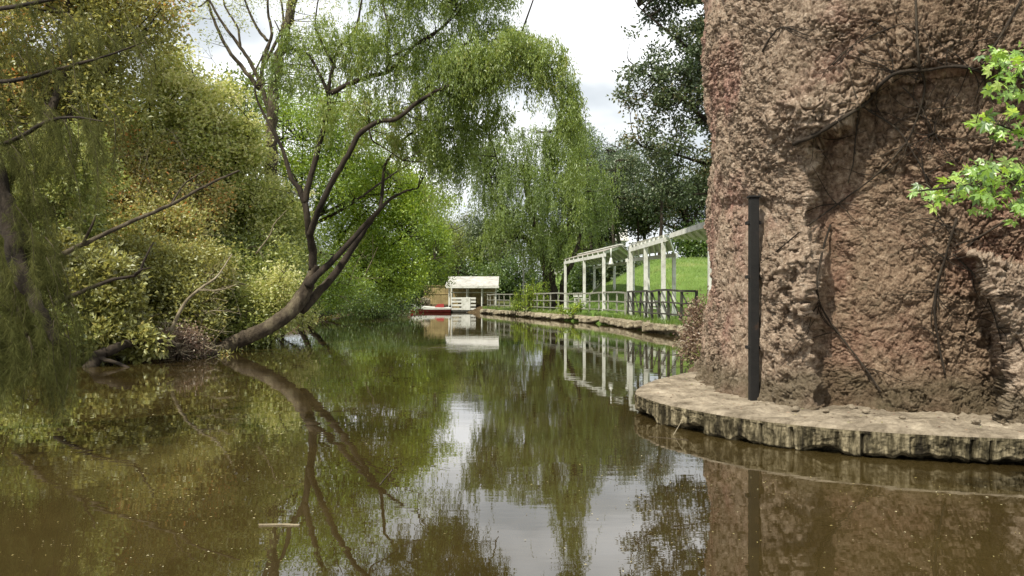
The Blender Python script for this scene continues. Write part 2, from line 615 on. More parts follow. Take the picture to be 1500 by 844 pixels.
# fine wind ripples too small to model roughen the ruffled patch in streaks
nst = N(nt, 'ShaderNodeTexNoise', Scale=1.6, Detail=5.0, Roughness=0.65)
L(mp.outputs[0], nst.inputs['Vector'])
rst = ramp(nt, [(0.48, (0, 0, 0)), (0.60, (1, 1, 1))], nst.outputs['Fac'])
mst = N(nt, 'ShaderNodeMath', _operation='MULTIPLY')
L(rst.outputs[0], mst.inputs[0])
L(pr.outputs[0], mst.inputs[1])
mrr = N(nt, 'ShaderNodeMath', _operation='MULTIPLY_ADD')
L(mst.outputs[0], mrr.inputs[0])
mrr.inputs[1].default_value = 0.30
mrr.inputs[2].default_value = 0.012
L(mrr.outputs[0], p.inputs['Roughness'])
L(rc.outputs[0], p.inputs['Base Color'])
L(b.outputs[0], p.inputs['Normal'])
o_ = N(nt, 'ShaderNodeOutputMaterial')
L(p.outputs[0], o_.inputs[0])
wv = [(-40, -60, 0), (40, -60, 0), (40, 100, 0), (-40, 100, 0)]
wt = mesh_np('water', wv, [(0, 1, 2, 3)], wm)
tag(wt, 'murky green brown lagoon water', kind='structure')

# ------------------------------------------------------------------ rock tower
TC = np.array([6.2, 12.5])
th_t = np.array([0, 60, 110, 150, 166, 180, 200, 218, 231, 245, 256, 270, 300, 360])
r_t = np.array([3.2, 3.3, 3.1, 3.05, 3.06, 3.16, 3.62, 4.15, 4.62, 4.72, 4.78, 4.8, 4.5, 3.2])


def quad(v, a, b):
    return sstep(v, a, b)


def rock_points(th, z):
    """th degrees, z -> world points of the rock, all relief is real displacement"""
    r = np.interp(th, th_t, r_t)
    # smooth the table
    r = (r + np.interp(th - 4, th_t, r_t) + np.interp(th + 4, th_t, r_t)) / 3
    c, s = np.cos(np.radians(th)), np.sin(np.radians(th))
    x, y = TC[0] + r * c, TC[1] + r * s
    px = 750 + x / y * F
    py = HOR - (z - CAM_H) / y * F
    vis = ((th > 140) & (th < 300)).astype(float)
    # large recess seen from the lagoon
    wob = 9 * vnoise(np.stack([x * 1.5, y * 1.5, z * 2.2], 1), 3)
    xl = np.interp(py, [-200, 100, 200, 330, 380, 430, 500, 600], [1225, 1215, 1178, 1180, 1205, 1196, 1190, 1198]) + wob
    yt = np.interp(px, [1150, 1165, 1200, 1262, 1285, 1310, 1345, 1420, 1480, 1700], [212, 208, 197, 158, 130, 110, 101, 97, 106, 130]) + .4 * wob
    m = quad(px - xl, -6, 16) * quad(py - yt, -3, 12)
    # right boulder, in front of the recess
    xr = np.interp(py, [350, 365, 380, 430, 480, 520, 560, 620], [1420, 1408, 1418, 1444, 1466, 1474, 1474, 1455]) + .5 * wob
    yb = np.interp(px, [1380, 1410, 1440, 1500, 1600, 2000], [372, 364, 368, 390, 420, 560]) + .5 * wob
    bl = quad(px - xr, -5, 10) * quad(py - yb, -5, 8)
    depth = np.interp(px, [1170, 1240, 1330, 1450, 1600], [.42, .46, .46, .50, .5]) * np.interp(py, [90, 200, 330, 600], [.30, .75, .95, 1.0])
    push = m * depth * (1 - bl)
    dr = .10 * bl
    # rim lip, overhang bulge and crumbly buttress
    dr += .30 * np.exp(-((px - 1178) / 52) ** 2 - ((py - 165) / 48) ** 2) * (1 - m)
    dr += .10 * np.exp(-((px - 1130) / 60) ** 2 - ((py - 95) / 45) ** 2)
    dr += .16 * np.exp(-((px - 1178) / 26) ** 2 - ((py - 455) / 75) ** 2)
    # slight ledge above the black pipe
    dr += .07 * quad(py, 150, 270) * quad(-py, -300, -285) * quad(px, 1035, 1060) * quad(-px, -1185, -1150)
    # foot flare
    foot = np.exp(-np.maximum(z - .22, 0) / .22)
    dr += .30 * foot * (.7 + .5 * vnoise(np.stack([x * 3, y * 3, z * 0], 1), 9))
    dr += .22 * sstep(-z, -1.75, -.8) * sstep(-th, -196, -176)
    # lower tapered waist, wider shoulder higher up
    dr += .06 * np.sin(z * .8) * vis
    dr -= .20 * sstep(-z, -5.0, -3.4) * sstep(-th, -212, -186) * vis
    r2 = r + dr * vis + (1 - vis) * .2 * np.sin(z)
    P = np.stack([TC[0] + r2 * c + .44 * push, TC[1] + r2 * s + .90 * push, z], 1)
    big = fbm(P * .75, 3, 21)
    med = fbm(P * 2.1, 3, 31)
    Q = P * np.array([1, 1, 1.0])
    # wandering direction of the trowel strokes
    ang = 1.3 * vnoise(P * .55, 41)
    rx, rz = np.cos(ang), np.sin(ang)
    arc = np.radians(th) * r
    u = arc * rx + z * rz
    w = -arc * rz + z * rx
    st = fbm(np.stack([u * 5.2, w * 15, P[:, 1] * 3], 1), 4, 51, .55)
    rid = 1 - np.abs(st) * 1.3
    pits = fbm(P * 13, 3, 61)
    cell = np.abs(fbm(P * np.array([7.0, 7.0, 5.0]), 3, 71))
    cell2 = np.abs(fbm(P * np.array([15.0, 15.0, 11.0]), 2, 73))
    amp = np.where(True, 1.0, 1) * (.75 + .5 * (1 - m))
    d2 = .10 * big + .05 * med + .050 * amp * rid + .035 * amp * pits - .06 * amp * np.exp(-(cell / .09) ** 2)
    # blocky crumbles on the buttress
    blk = vnoise(np.stack([arc * 4.5, z * 9, z * 0], 1), 81)
    d2 += .10 * np.sign(blk) * np.abs(blk) ** .5 * np.exp(-((px - 1172) / 45) ** 2 - ((py - 440) / 110) ** 2)
    rec = m * (1 - bl)
    d2 = .09 * big + .045 * med
    fine = .026 * rid + .026 * pits - .050 * np.exp(-(cell / .07) ** 2) - .030 * np.exp(-(cell2 / .12) ** 2)
    d2 = d2 + .07 * np.sign(blk) * np.abs(blk) ** .5 * np.exp(-((px - 1172) / 45) ** 2 - ((py - 440) / 110) ** 2)
    # flatter strip that the black pipe stands against
    fl = np.exp(-((px - 1104) / 17) ** 4) * quad(py, 278, 290) * vis
    patch = sstep(fbm(P * .8, 3, 141), -.45, .5)
    fine = fine * (.55 + .85 * patch)
    # a few long cracks
    ck = np.abs(fbm(P * np.array([.9, .9, .45]), 4, 151))
    fine = fine - .06 * np.exp(-(ck / .012) ** 2) * vis
    fine = fine * (1 - .85 * fl) * (1 - .25 * rec)
    d2 = d2 * (1 - .6 * fl) - .05 * fl
    return P, d2, fine, rec, bl, px, py, c, s


tha = np.concatenate([np.linspace(0, 150, 60, endpoint=False), np.linspace(150, 272, 980, endpoint=False), np.linspace(272, 300, 90, endpoint=False), np.linspace(300, 360, 20, endpoint=False)])
zs = np.concatenate([np.linspace(-.6, 5.6, 640), np.linspace(5.7, 9.2, 60)])
TH, ZZ = np.meshgrid(tha, zs)
P0_, d2_, fine_, rm, rb, rpx, rpy, c_, s_c = rock_points(TH.ravel(), ZZ.ravel())
na_, nz_ = len(tha), len(zs)


def grid_normals(P):
    G = P.reshape(nz_, na_, 3)
    du = np.roll(G, -1, 1) - np.roll(G, 1, 1)
    dv = np.gradient(G, axis=0)
    n_ = np.cross(du, dv).reshape(-1, 3)
    return unit(n_)


RP = P0_ + np.stack([c_, s_c, 0 * c_], 1) * d2_[:, None]
nn = grid_normals(RP)
if (nn[:, 0] * c_ + nn[:, 1] * s_c).mean() < 0: nn = -nn
RP = RP + nn * fine_[:, None]
# the steps round the hollow get their own relief
step_ = np.clip(1 - np.abs(nn[:, 0] * c_ + nn[:, 1] * s_c), 0, 1)
RP = RP + nn * (.09 * step_ * fbm(P0_ * 5.0, 4, 131))[:, None]
idx = np.arange(na_ * nz_).reshape(nz_, na_)
nx2 = np.roll(idx, -1, axis=1)
RF = np.stack([idx[:-1], nx2[:-1], nx2[1:], idx[1:]], -1).reshape(-1, 4)
# domed top
dome = []
top = RP.reshape(nz_, na_, 3)[-1]
cen = top.mean(0)
rings = [RP]
base_n = len(RP)
prev = idx[-1]
for k, f in enumerate([.8, .55, .3, .1]):
    ring = cen + (top - cen) * f
    ring[:, 2] = 9.2 + .7 * (1 - f * f)
    rings.append(ring)
    cur = base_n + k * na_ + np.arange(na_)
    RF = np.vstack([RF, np.stack([prev, np.roll(prev, -1), np.roll(cur, -1), cur], -1)])
    prev = cur
RV = np.vstack(rings)

rk, nt = new_mat('plastered_rock')
L = nt.links.new
tc = N(nt, 'ShaderNodeTexCoord')
nA = N(nt, 'ShaderNodeTexNoise', Scale=0.9, Detail=5.0, Roughness=0.6)
nB = N(nt, 'ShaderNodeTexNoise', Scale=13.0, Detail=8.0, Roughness=0.8)
nC = N(nt, 'ShaderNodeTexNoise', Scale=42.0, Detail=4.0, Roughness=0.7)
for n_ in (nA, nB, nC): L(tc.outputs['Object'], n_.inputs['Vector'])
at = N(nt, 'ShaderNodeAttribute', _attribute_name='tint')
tan = ramp(nt, [(0.33, (0.085, 0.060, 0.045)), (0.44, (0.31, 0.225, 0.160)), (0.57, (0.53, 0.415, 0.310)), (0.72, (0.80, 0.70, 0.58))], nB.outputs['Fac'])
red = ramp(nt, [(0.33, (0.085, 0.042, 0.036)), (0.44, (0.33, 0.180, 0.138)), (0.57, (0.54, 0.345, 0.275)), (0.72, (0.80, 0.62, 0.52))], nB.outputs['Fac'])
mul = N(nt, 'ShaderNodeMath', _operation='ADD')
L(nA.outputs['Fac'], mul.inputs[0])
L(at.outputs['Fac'], mul.inputs[1])
rr_ = ramp(nt, [(0.54, (0, 0, 0)), (0.76, (1, 1, 1))], mul.outputs[0])
mc = N(nt, 'ShaderNodeMixRGB')
L(rr_.outputs[0], mc.inputs[0])
L(tan.outputs[0], mc.inputs[1])
L(red.outputs[0], mc.inputs[2])
# grey-green lichen flecks
nD = N(nt, 'ShaderNodeTexNoise', Scale=4.0, Detail=8.0, Roughness=0.8)
L(tc.outputs['Object'], nD.inputs['Vector'])
rl = ramp(nt, [(0.56, (0, 0, 0)), (0.66, (.55, .55, .55))], nD.outputs['Fac'])
ml = N(nt, 'ShaderNodeMixRGB')
ml.inputs[2].default_value = (0.13, 0.12, 0.075, 1)
L(rl.outputs[0], ml.inputs[0])
L(mc.outputs[0], ml.inputs[1])
b1 = N(nt, 'ShaderNodeBump', Strength=1.0, Distance=0.03)
L(nC.outputs['Fac'], b1.inputs['Height'])
b2 = N(nt, 'ShaderNodeBump', Strength=0.9, Distance=0.06)
L(nB.outputs['Fac'], b2.inputs['Height'])
L(b1.outputs[0], b2.inputs['Normal'])
# darker coat: recess shade put into the colour, weathering at top right, ragged edges
ag = N(nt, 'ShaderNodeAttribute', _attribute_name='shade_grime')
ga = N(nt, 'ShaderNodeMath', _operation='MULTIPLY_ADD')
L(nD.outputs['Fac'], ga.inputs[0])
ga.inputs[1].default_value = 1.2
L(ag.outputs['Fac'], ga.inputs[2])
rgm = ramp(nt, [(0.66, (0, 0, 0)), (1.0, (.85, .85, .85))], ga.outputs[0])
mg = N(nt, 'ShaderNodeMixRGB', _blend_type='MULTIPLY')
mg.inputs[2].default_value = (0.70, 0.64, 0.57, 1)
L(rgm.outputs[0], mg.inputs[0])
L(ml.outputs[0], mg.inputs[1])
# damp mossy band just above the ledge, ragged upper edge
spz = N(nt, 'ShaderNodeSeparateXYZ')
L(tc.outputs['Object'], spz.inputs[0])
dz = N(nt, 'ShaderNodeMath', _operation='MULTIPLY_ADD')
L(nA.outputs['Fac'], dz.inputs[0])
dz.inputs[1].default_value = -1.1
L(spz.outputs['Z'], dz.inputs[2])
rz_ = ramp(nt, [(0.0, (.65, .65, .65)), (0.22, (0, 0, 0))], dz.outputs[0])
md = N(nt, 'ShaderNodeMixRGB')
md.inputs[2].default_value = (0.085, 0.075, 0.04, 1)
L(rz_.outputs[0], md.inputs[0])
L(mg.outputs[0], md.inputs[1])
mg = md
p = N(nt, 'ShaderNodeBsdfPrincipled', Roughness=0.88)
p.inputs['Specular IOR Level'].default_value = .2
L(mg.outputs[0], p.inputs['Base Color'])
L(b2.outputs[0], p.inputs['Normal'])
o_ = N(nt, 'ShaderNodeOutputMaterial')
L(p.outputs[0], o_.inputs[0])
# paint pattern per face: redder on the left flank and on a few patches inside the recess
fc = RV[RF[:len(RF)]].mean(1)
pxf = 750 + fc[:, 0] / fc[:, 1] * F
lum = fbm(fc * 1.7, 3, 91)
fm = np.concatenate([rm, np.zeros(len(RV) - len(rm))])[RF[:, 0]]
fb = np.concatenate([rb, np.zeros(len(RV) - len(rb))])[RF[:, 0]]
tint = .11 * sstep(-pxf, -1150, -1050) + .10 * fm + .10 * lum - .16 * fb - .03
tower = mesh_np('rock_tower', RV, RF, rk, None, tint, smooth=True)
gr_ = (.50 * fm + .35 * sstep(pxf, 1190, 1290) * (1 - fb) * (1 - fm) - .35 * fb)  # painted shade in the recess, weathering at top right, lit boulder kept clear
at_ = tower.data.attributes.new('shade_grime', 'FLOAT', 'FACE')
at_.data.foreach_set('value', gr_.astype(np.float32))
tag(tower, 'tall rough reddish brown plastered rock tower rising beside the lagoon', 'rock tower')

bvh = BVHTree.FromPolygons([tuple(v) for v in RP.tolist()], [tuple(f) for f in RF[:(nz_ - 1) * na_].tolist()])


def hit(px, py):
    o = Vector((0, 0, CAM_H))
    d = Vector(tuple(W(px, py, 1.0))) - o
    h = bvh.ray_cast(o, d.normalized(), 60)
    if h[0] is None: return None
    n = h[1]
    if n.dot(d) > 0: n = -n
    return np.array(h[0]), np.array(n)


def vine(tb, pts, r0, r1, n=7, sides=6):
    line = smooth_line([(a, b_, 0) for a, b_ in pts], n)
    out = []
    k = len(line)
    for i, q in enumerate(line):
        h = hit(q[0] + RNG.normal() * 1.1, q[1] + RNG.normal() * 1.1)
        if h is None: continue
        d_ = h[0] - np.array([0, 0, CAM_H]); d_ /= np.linalg.norm(d_)
        out.append(h[0] - d_ * (.03 + r0))
    if len(out) < 3: return
    out = np.array(out)
    # relax so that the stem bridges pits
    r0, r1 = r0 * 1.1, r1 * .9
    for _ in range(4):
        out[1:-1] = .25 * out[:-2] + .5 * out[1:-1] + .25 * out[2:]
    tb.add(out, np.linspace(r0, r1, len(out)) * RNG.uniform(.85, 1.15, len(out)), sides)


vroot = hit(1385, 549)[0]
vt = thing('climbing_vine', 'bare dark climbing vine with thin branching stems clinging to the rock tower', 'vine', vroot)
main = [
    ([(1163, 210), (1192, 199), (1263, 156), (1284, 131), (1309, 108), (1348, 103), (1387, 98), (1419, 99), (1444, 110), (1470, 118)], .022, .014),
    ([(1497, 0), (1465, 53), (1437, 96)], .012, .010),
    ([(1341, -20), (1343, 53), (1346, 99), (1355, 121), (1346, 167), (1327, 210), (1284, 256), (1227, 298), (1178, 335), (1114, 387)], .011, .009),
    ([(1263, 156), (1309, 185), (1330, 210), (1355, 256), (1362, 298), (1385, 330), (1402, 345)], .010, .008),
    ([(1256, 163), (1252, 227), (1242, 270)], .008, .006),
    ([(1323, 128), (1348, 156), (1368, 195), (1361, 224)], .008, .005),
    ([(1215, 330), (1198, 404), (1200, 444), (1228, 489), (1268, 539), (1288, 573)], .012, .010),
    ([(1402, 320), (1385, 379), (1370, 429), (1373, 494), (1385, 549)], .014, .012),
    ([(1477, 320), (1437, 345), (1397, 360)], .011, .008),
    ([(1220, 96), (1245, 71), (1298, 43), (1312, 40)], .009, .006),
    ([(1397, 374), (1425, 400), (1448, 440), (1462, 479), (1472, 520)], .009, .006),
    ([(1117, 75), (1131, 50), (1149, 39), (1185, 53)], .012, .008),
    ([(1448, 227), (1462, 199), (1490, 160)], .010, .008),
]
for pts, a, b_ in main:
    tb = Tubes()
    vine(tb, pts, a, b_)
    if tb.n: tb.build('stem', BARK_DARK, vt)
tb = Tubes()
starts = [(q[0][i], q[1]) for q in main for i in range(1, len(q[0]) - 1)]
rr = random.Random(5)
for k in range(120):
    (x0, y0), a = rr.choice(starts)
    ang = rr.uniform(0, 2 * math.pi)
    pts = [(x0, y0)]
    ln = rr.uniform(12, 26)
    for j in range(rr.randint(3, 5)):
        ang += rr.uniform(-.5, .5)
        x0 += math.cos(ang) * ln
        y0 += math.sin(ang) * ln * .9
        if 1060 < x0 < 1495 and 5 < y0 < 575: pts.append((x0, y0))
    if len(pts) > 2: vine(tb, pts, .0055, .0025, 4, 4)
tb.build('fine_twigs', BARK_DARK, vt)['kind'] = 'stuff'

# ------------------------------------------------------------------ black pipe on the rock
mb = MB()
px_ = 1104
Yp = min(hit(px_ + q_, y_)[0][1] for y_ in range(292, 570, 12) for q_ in (-6, 0, 6)) - .045
bx = (px_ - 750) / F * Yp
ztop = CAM_H + (HOR - 290) / F * Yp
zbot = .262
pipe = thing('black_pipe', 'tall black square metal pipe standing upright against the rock tower', 'pipe', (bx, Yp, zbot))
mb.box((bx, Yp, (ztop + zbot) / 2), (.108, .10, ztop - zbot))
mb.build('pipe_body', BLACKMETAL, pipe, .008)
MB().box((bx, Yp, ztop + .012), (.135, .13, .024)).build('end_cap', BLACKMETAL, pipe, .005)
for z_ in (.9, 1.75, 2.4):
    MB().box((bx + .01, Yp + .05, z_), (.16, .14, .04)).build('bracket', BLACKMETAL, pipe, .004)

# ------------------------------------------------------------------ concrete ledge in the water
edge = [(3.6, 13.6), (2.9, 13.1), (2.3, 12.2), (1.9, 11.4), (1.62, 10.45), (1.66, 9.85), (1.86, 9.15), (2.38, 8.25), (3.05, 7.62), (3.8, 7.25), (4.7, 7.02), (5.8, 6.9), (7.2, 6.9), (9.2, 7.2), (11, 8.2)]
E = smooth_line([(a, b_, 0) for a, b_ in edge], 60)[:, :2]
sl_ = np.concatenate([[0], np.cumsum(np.linalg.norm(np.diff(E, axis=0), axis=1))])
ns = int(sl_[-1] / .018)
sv = np.linspace(0, sl_[-1], ns)
E = np.stack([np.interp(sv, sl_, E[:, 0]), np.interp(sv, sl_, E[:, 1])], 1)
T = np.gradient(E, axis=0)
T /= np.linalg.norm(T, axis=1)[:, None]
NI = np.stack([-T[:, 1], T[:, 0]], 1)      # towards the rock
if ((TC - E[ns // 2]) @ NI[ns // 2]) < 0: NI = -NI
# joints between the cast sections
rr = random.Random(3)
joints, s_ = [], 0.0
while s_ < sl_[-1]:
    s_ += rr.choice([.16, .22, .27, .33, .42])
    joints.append(s_)
joints = np.array(joints)
jd = np.min(np.abs(sv[:, None] - joints[None]), axis=1)
sec = np.searchsorted(joints, sv)
srnd = np.random.default_rng(4).random(len(joints) + 2)
prof = []       # rows: (inward offset, z)
rows = [(.55, -.5), (.34, -.10), (.20, -.02), (.06, .015), (.005, .045)] + [(0.0, .045 + .0075 * k) for k in range(1, 28)] + [(.012, .262), (.03, .272), (.06, .277)] + [(.06 + .035 * k, .278) for k in range(1, 24)] + [(1.1, .28), (1.5, .28), (2.2, .28), (2.9, .28)]
rows = np.array(rows)
SV, RI = np.meshgrid(np.arange(ns), np.arange(len(rows)))
off = rows[RI, 0]
zz = rows[RI, 1].copy()
s3 = sv[SV]
face = ((RI >= 3) & (RI <= 33)).astype(float)
nzp = np.stack([s3.ravel(), off.ravel(), zz.ravel()], 1)
bot = np.interp(sv, sv, .03 * (srnd[sec] - .2) + .035 * fbm(np.stack([sv * 3.1, 0 * sv, 0 * sv], 1), 4, 7) * 1.3)[SV]
under = sstep(-zz, -.24, -.06)
zz = zz + bot * under * (RI < 20) * 1.0
offn = .012 * fbm(nzp * np.array([9, 9, 14]), 3, 5).reshape(off.shape) + .014 * fbm(nzp * np.array([28, 5, 10]), 3, 6).reshape(off.shape) + .012 * (srnd[sec][SV] - .5)
groove = np.where(RI > 27, .25, 1.0) * .055 * np.exp(-(jd[SV] / (.007 + .013 * srnd[sec][SV] ** 2)) ** 2)
offn = offn * np.where(RI > 27, .45, 1.0)
off = off + face * (offn + groove)
topm = (RI > 31).astype(float)
zt = .016 * fbm(nzp * np.array([3.0, 3.0, 0]), 4, 15).reshape(off.shape) + .012 * fbm(nzp * np.array([14.0, 14.0, 0]), 4, 16).reshape(off.shape)
zz = zz + topm * zt * np.clip((RI - 32) / 5, 0, 1) - .003 * np.exp(-(jd[SV] / .010) ** 2) * (RI > 28) * (RI < 40)
X = E[SV, 0] + NI[SV, 0] * off
Yy = E[SV, 1] + NI[SV, 1] * off
SVt = np.stack([X, Yy, zz], -1).reshape(-1, 3)
idx = np.arange(len(rows) * ns).reshape(len(rows), ns)
SF = np.stack([idx[:-1, :-1], idx[:-1, 1:], idx[1:, 1:], idx[1:, :-1]], -1).reshape(-1, 4)
cm, nt = new_mat('ledge_concrete')
L = nt.links.new
tc = N(nt, 'ShaderNodeTexCoord')
nA = N(nt, 'ShaderNodeTexNoise', Scale=2.8, Detail=10.0, Roughness=0.78)
nB = N(nt, 'ShaderNodeTexNoise', Scale=30.0, Detail=5.0, Roughness=0.7)
for n_ in (nA, nB): L(tc.outputs['Object'], n_.inputs['Vector'])
mp = N(nt, 'ShaderNodeMapping')
mp.inputs['Scale'].default_value = (9, 9, 1.5)
L(tc.outputs['Object'], mp.inputs[0])
nS = N(nt, 'ShaderNodeTexNoise', Scale=1.0, Detail=6.0, Roughness=0.7)
L(mp.outputs[0], nS.inputs['Vector'])
ct_ = ramp(nt, [(0.34, (0.085, 0.068, 0.047)), (0.47, (0.19, 0.158, 0.115)), (0.6, (0.30, 0.255, 0.19)), (0.75, (0.42, 0.37, 0.29))], nA.outputs['Fac'])
cs_ = ramp(nt, [(0.38, (0.014, 0.011, 0.006)), (0.48, (0.060, 0.050, 0.027)), (0.58, (0.19, 0.16, 0.10)), (0.72, (0.33, 0.29, 0.19))], nS.outputs['Fac'])
at = N(nt, 'ShaderNodeAttribute', _attribute_name='tint')
mc = N(nt, 'ShaderNodeMixRGB')
L(at.outputs['Fac'], mc.inputs[0])
L(ct_.outputs[0], mc.inputs[1])
L(cs_.outputs[0], mc.inputs[2])
b = N(nt, 'ShaderNodeBump', Strength=0.8, Distance=0.012)
L(nB.outputs['Fac'], b.inputs['Height'])
p = N(nt, 'ShaderNodeBsdfPrincipled', Roughness=0.9)
p.inputs['Specular IOR Level'].default_value = .2
L(mc.outputs[0], p.inputs['Base Color'])
L(b.outputs[0], p.inputs['Normal'])
o_ = N(nt, 'ShaderNodeOutputMaterial')
L(p.outputs[0], o_.inputs[0])
tint = (RI[:-1, :-1] < 31).astype(float).ravel()
ledge = mesh_np('concrete_ledge', SVt, SF, cm, None, tint, smooth=False)
tag(ledge, 'curved sandy concrete ledge with stained block front at the foot of the rock tower', 'ledge')

# dry leaves and grit lying on the ledge
kk = 520
li = RNG.integers(0, len(E), kk)
inw = RNG.uniform(.08, 1.5, kk)
lp_ = np.column_stack([E[li] + NI[li] * inw[:, None], np.full(kk, .296)])
lp_ = lp_[(lp_[:, 0] > 1.4) & (lp_[:, 0] < 6.0)]
LEDGE_LITTER = lp_

# rubble at the foot of the rock: one countable handful of stones
rr = random.Random(9)


def stone_mesh(name, s, seed):
    import bmesh
    bm = bmesh.new()
    bmesh.ops.create_icosphere(bm, subdivisions=3, radius=s)
    co = np.array([v.co[:] for v in bm.verts])
    d = 1 + .25 * fbm(co / s * 1.1 + seed, 3, seed)
    for v, k in zip(bm.verts, d):
        v.co = v.co * float(k)
        v.co.z *= .6
    me = bpy.data.meshes.new(name)
    bm.to_mesh(me)
    bm.free()
    me.materials.append(cm)
    return me


stones = [(1165, 600, .050), (1210, 602, .035), (1247, 598, .06), (1268, 603, .04), (1322, 612, .035), (1340, 600, .045), (1395, 612, .03), (1125, 592, .03), (1060, 571, .035), (1430, 618, .045)]
desc = ['flat tan stone at the foot of the crumbly buttress', 'small pale stone just right of the buttress foot', 'largest rounded stone under the left side of the hollow', 'tan stone touching the largest rounded stone on its right', 'small stone out on the sandy ledge below the middle of the hollow', 'rounded stone at the foot of the hollow below its middle', 'smallest stone below the right side of the hollow', 'small pebble just right of the black pipe', 'small stone on the ledge left of the black pipe', 'tan stone by the foot of the right boulder']
for (a, b_, s), dsc in zip(stones, desc):
    Y = (CAM_H - .29) * F / (b_ - HOR)
    w = W(a, b_, Y)
    o = bpy.data.objects.new('loose_stone', stone_mesh('loose_stone', s, int(a)))
    o.location = (w[0], w[1], .285 + s * .2)
    o.rotation_euler = (0, 0, a)
    col.objects.link(o)
    tag(o, dsc, 'stone', 'loose stones on the concrete ledge')

# ------------------------------------------------------------------ quay on the right bank
QL = smooth_line([(a, b_, 0) for a, b_ in QUAY], 40)[:, :2]
ql = np.concatenate([[0], np.cumsum(np.linalg.norm(np.diff(QL, axis=0), axis=1))])
ns = int(ql[-1] / .07)
sv = np.linspace(0, ql[-1], ns)
QE = np.stack([np.interp(sv, ql, QL[:, 0]), np.interp(sv, ql, QL[:, 1])], 1)
QT = np.gradient(QE, axis=0)
QT /= np.linalg.norm(QT, axis=1)[:, None]
QN = np.stack([QT[:, 1], -QT[:, 0]], 1)       # inland
rows = np.array([(.6, -.6), (.30, -.12), (.26, .02), (.24, .09), (.04, .12), (-.02, .14), (-.03, .18), (-.02, .23), (0, .28), (.0, .33), (.02, .37), (.06, .40), (.12, .415), (.22, .42), (.35, .42), (.6, .425), (.9, .42), (1.15, .36), (1.2, .1)])
SV, RI = np.meshgrid(np.arange(ns), np.arange(len(rows)))
off = rows[RI, 0].copy()
zz = rows[RI, 1].copy()
pp = np.stack([sv[SV].ravel(), off.ravel() * 1, zz.ravel()], 1)
nz1 = fbm(pp * np.array([.8, 0, 0]), 3, 4).reshape(off.shape)
nz2 = fbm(pp * np.array([4.5, 3, 6]), 3, 6).reshape(off.shape)
off += (RI < 13) * (.16 * nz1 + .05 * nz2)
zz += (RI > 7) * (.04 * nz1 + .03 * nz2) + ((RI > 2) & (RI < 7)) * (.07 * nz1 + .03 * nz2)
V = np.stack([QE[SV, 0] + QN[SV, 0] * off, QE[SV, 1] + QN[SV, 1] * off, zz], -1).reshape(-1, 3)
idx = np.arange(len(rows) * ns).reshape(len(rows), ns)
QF = np.stack([idx[:-1, :-1], idx[:-1, 1:], idx[1:, 1:], idx[1:, :-1]], -1).reshape(-1, 4)
qm = rough_mat('quay_stone', [(0.3, (0.09, 0.07, 0.045)), (0.48, (0.22, 0.185, 0.125)), (0.62, (0.34, 0.30, 0.215)), (0.78, (0.24, 0.25, 0.11))], 1.6, bump=.9, bscale=6, bdist=.05, detail=8)
q = mesh_np('quay_wall', V, QF, qm)
tag(q, 'low crumbling tan stone quay edge below the fence along the right bank', 'quay')


def qpos(s, inland):
    i = int(np.clip(np.searchsorted(sv, s), 0, ns - 1))
    return QE[i] + QN[i] * inland


def s_at_y(y):
    return float(sv[np.argmin(np.abs(QE[:, 1] - y) + 100 * (QE[:, 1] < 25) * (y > 26))])


# ------------------------------------------------------------------ fences
def fence(label, y0, y1, step, mat, postw, lean, ztop=1.8, brace=False, rails=(.98, .62, .28)):
    s0, s1 = s_at_y(y0), s_at_y(y1)
    n = max(2, int(round((s1 - s0) / step)))
    ss = np.linspace(s0, s1, n + 1)
    c = qpos((s0 + s1) / 2, .55)
    t = thing('quay_fence', label, 'fence', (c[0], c[1], .42))
    P = [qpos(s, .55) for s in ss]
    rr = random.Random(int(y0))
    tops = []
    for i, p in enumerate(P):
        lx, ly = rr.uniform(-lean, lean), rr.uniform(-lean, lean)
        zt = ztop + rr.uniform(-.03, .05)
        MB().bar((p[0], p[1], .30), (p[0] + lx, p[1] + ly, zt), postw, postw).build('post', mat, t)
        tops.append((p[0] + lx, p[1] + ly, zt))
    for fz in rails:
        mb = MB()
        for i in range(n):
            a, b_ = P[i], P[i + 1]
            ta, tb_ = tops[i], tops[i + 1]
            za = .42 + (ta[2] - .42) * fz
            zb = .42 + (tb_[2] - .42) * fz
            A = (a[0] + (ta[0] - a[0]) * fz - postw * .55, a[1] + (ta[1] - a[1]) * fz, za)
            B = (b_[0] + (tb_[0] - b_[0]) * fz - postw * .55, b_[1] + (tb_[1] - b_[1]) * fz, zb)
            mb.bar(A, B, .045, .085 if fz > .9 else .06)
        mb.build('rail', mat, t)
    if brace:
        for i in range(0, n):
            mb = MB()
            a, b_ = P[i], P[i + 1]
            mb.bar((a[0] + .03, a[1], .55), (b_[0] + .03, b_[1], ztop - .12), .045, .05)
            mb.build('brace', mat, t)


fence('dark timber post and rail fence with leaning braces on the nearer end of the quay', 30.2, 41.0, 1.35, DARKWOOD, .10, .08, brace=True)
fence('pale weathered post and rail fence on the farther part of the quay', 41.6, 76.0, 1.75, GREYWOOD, .09, .04)


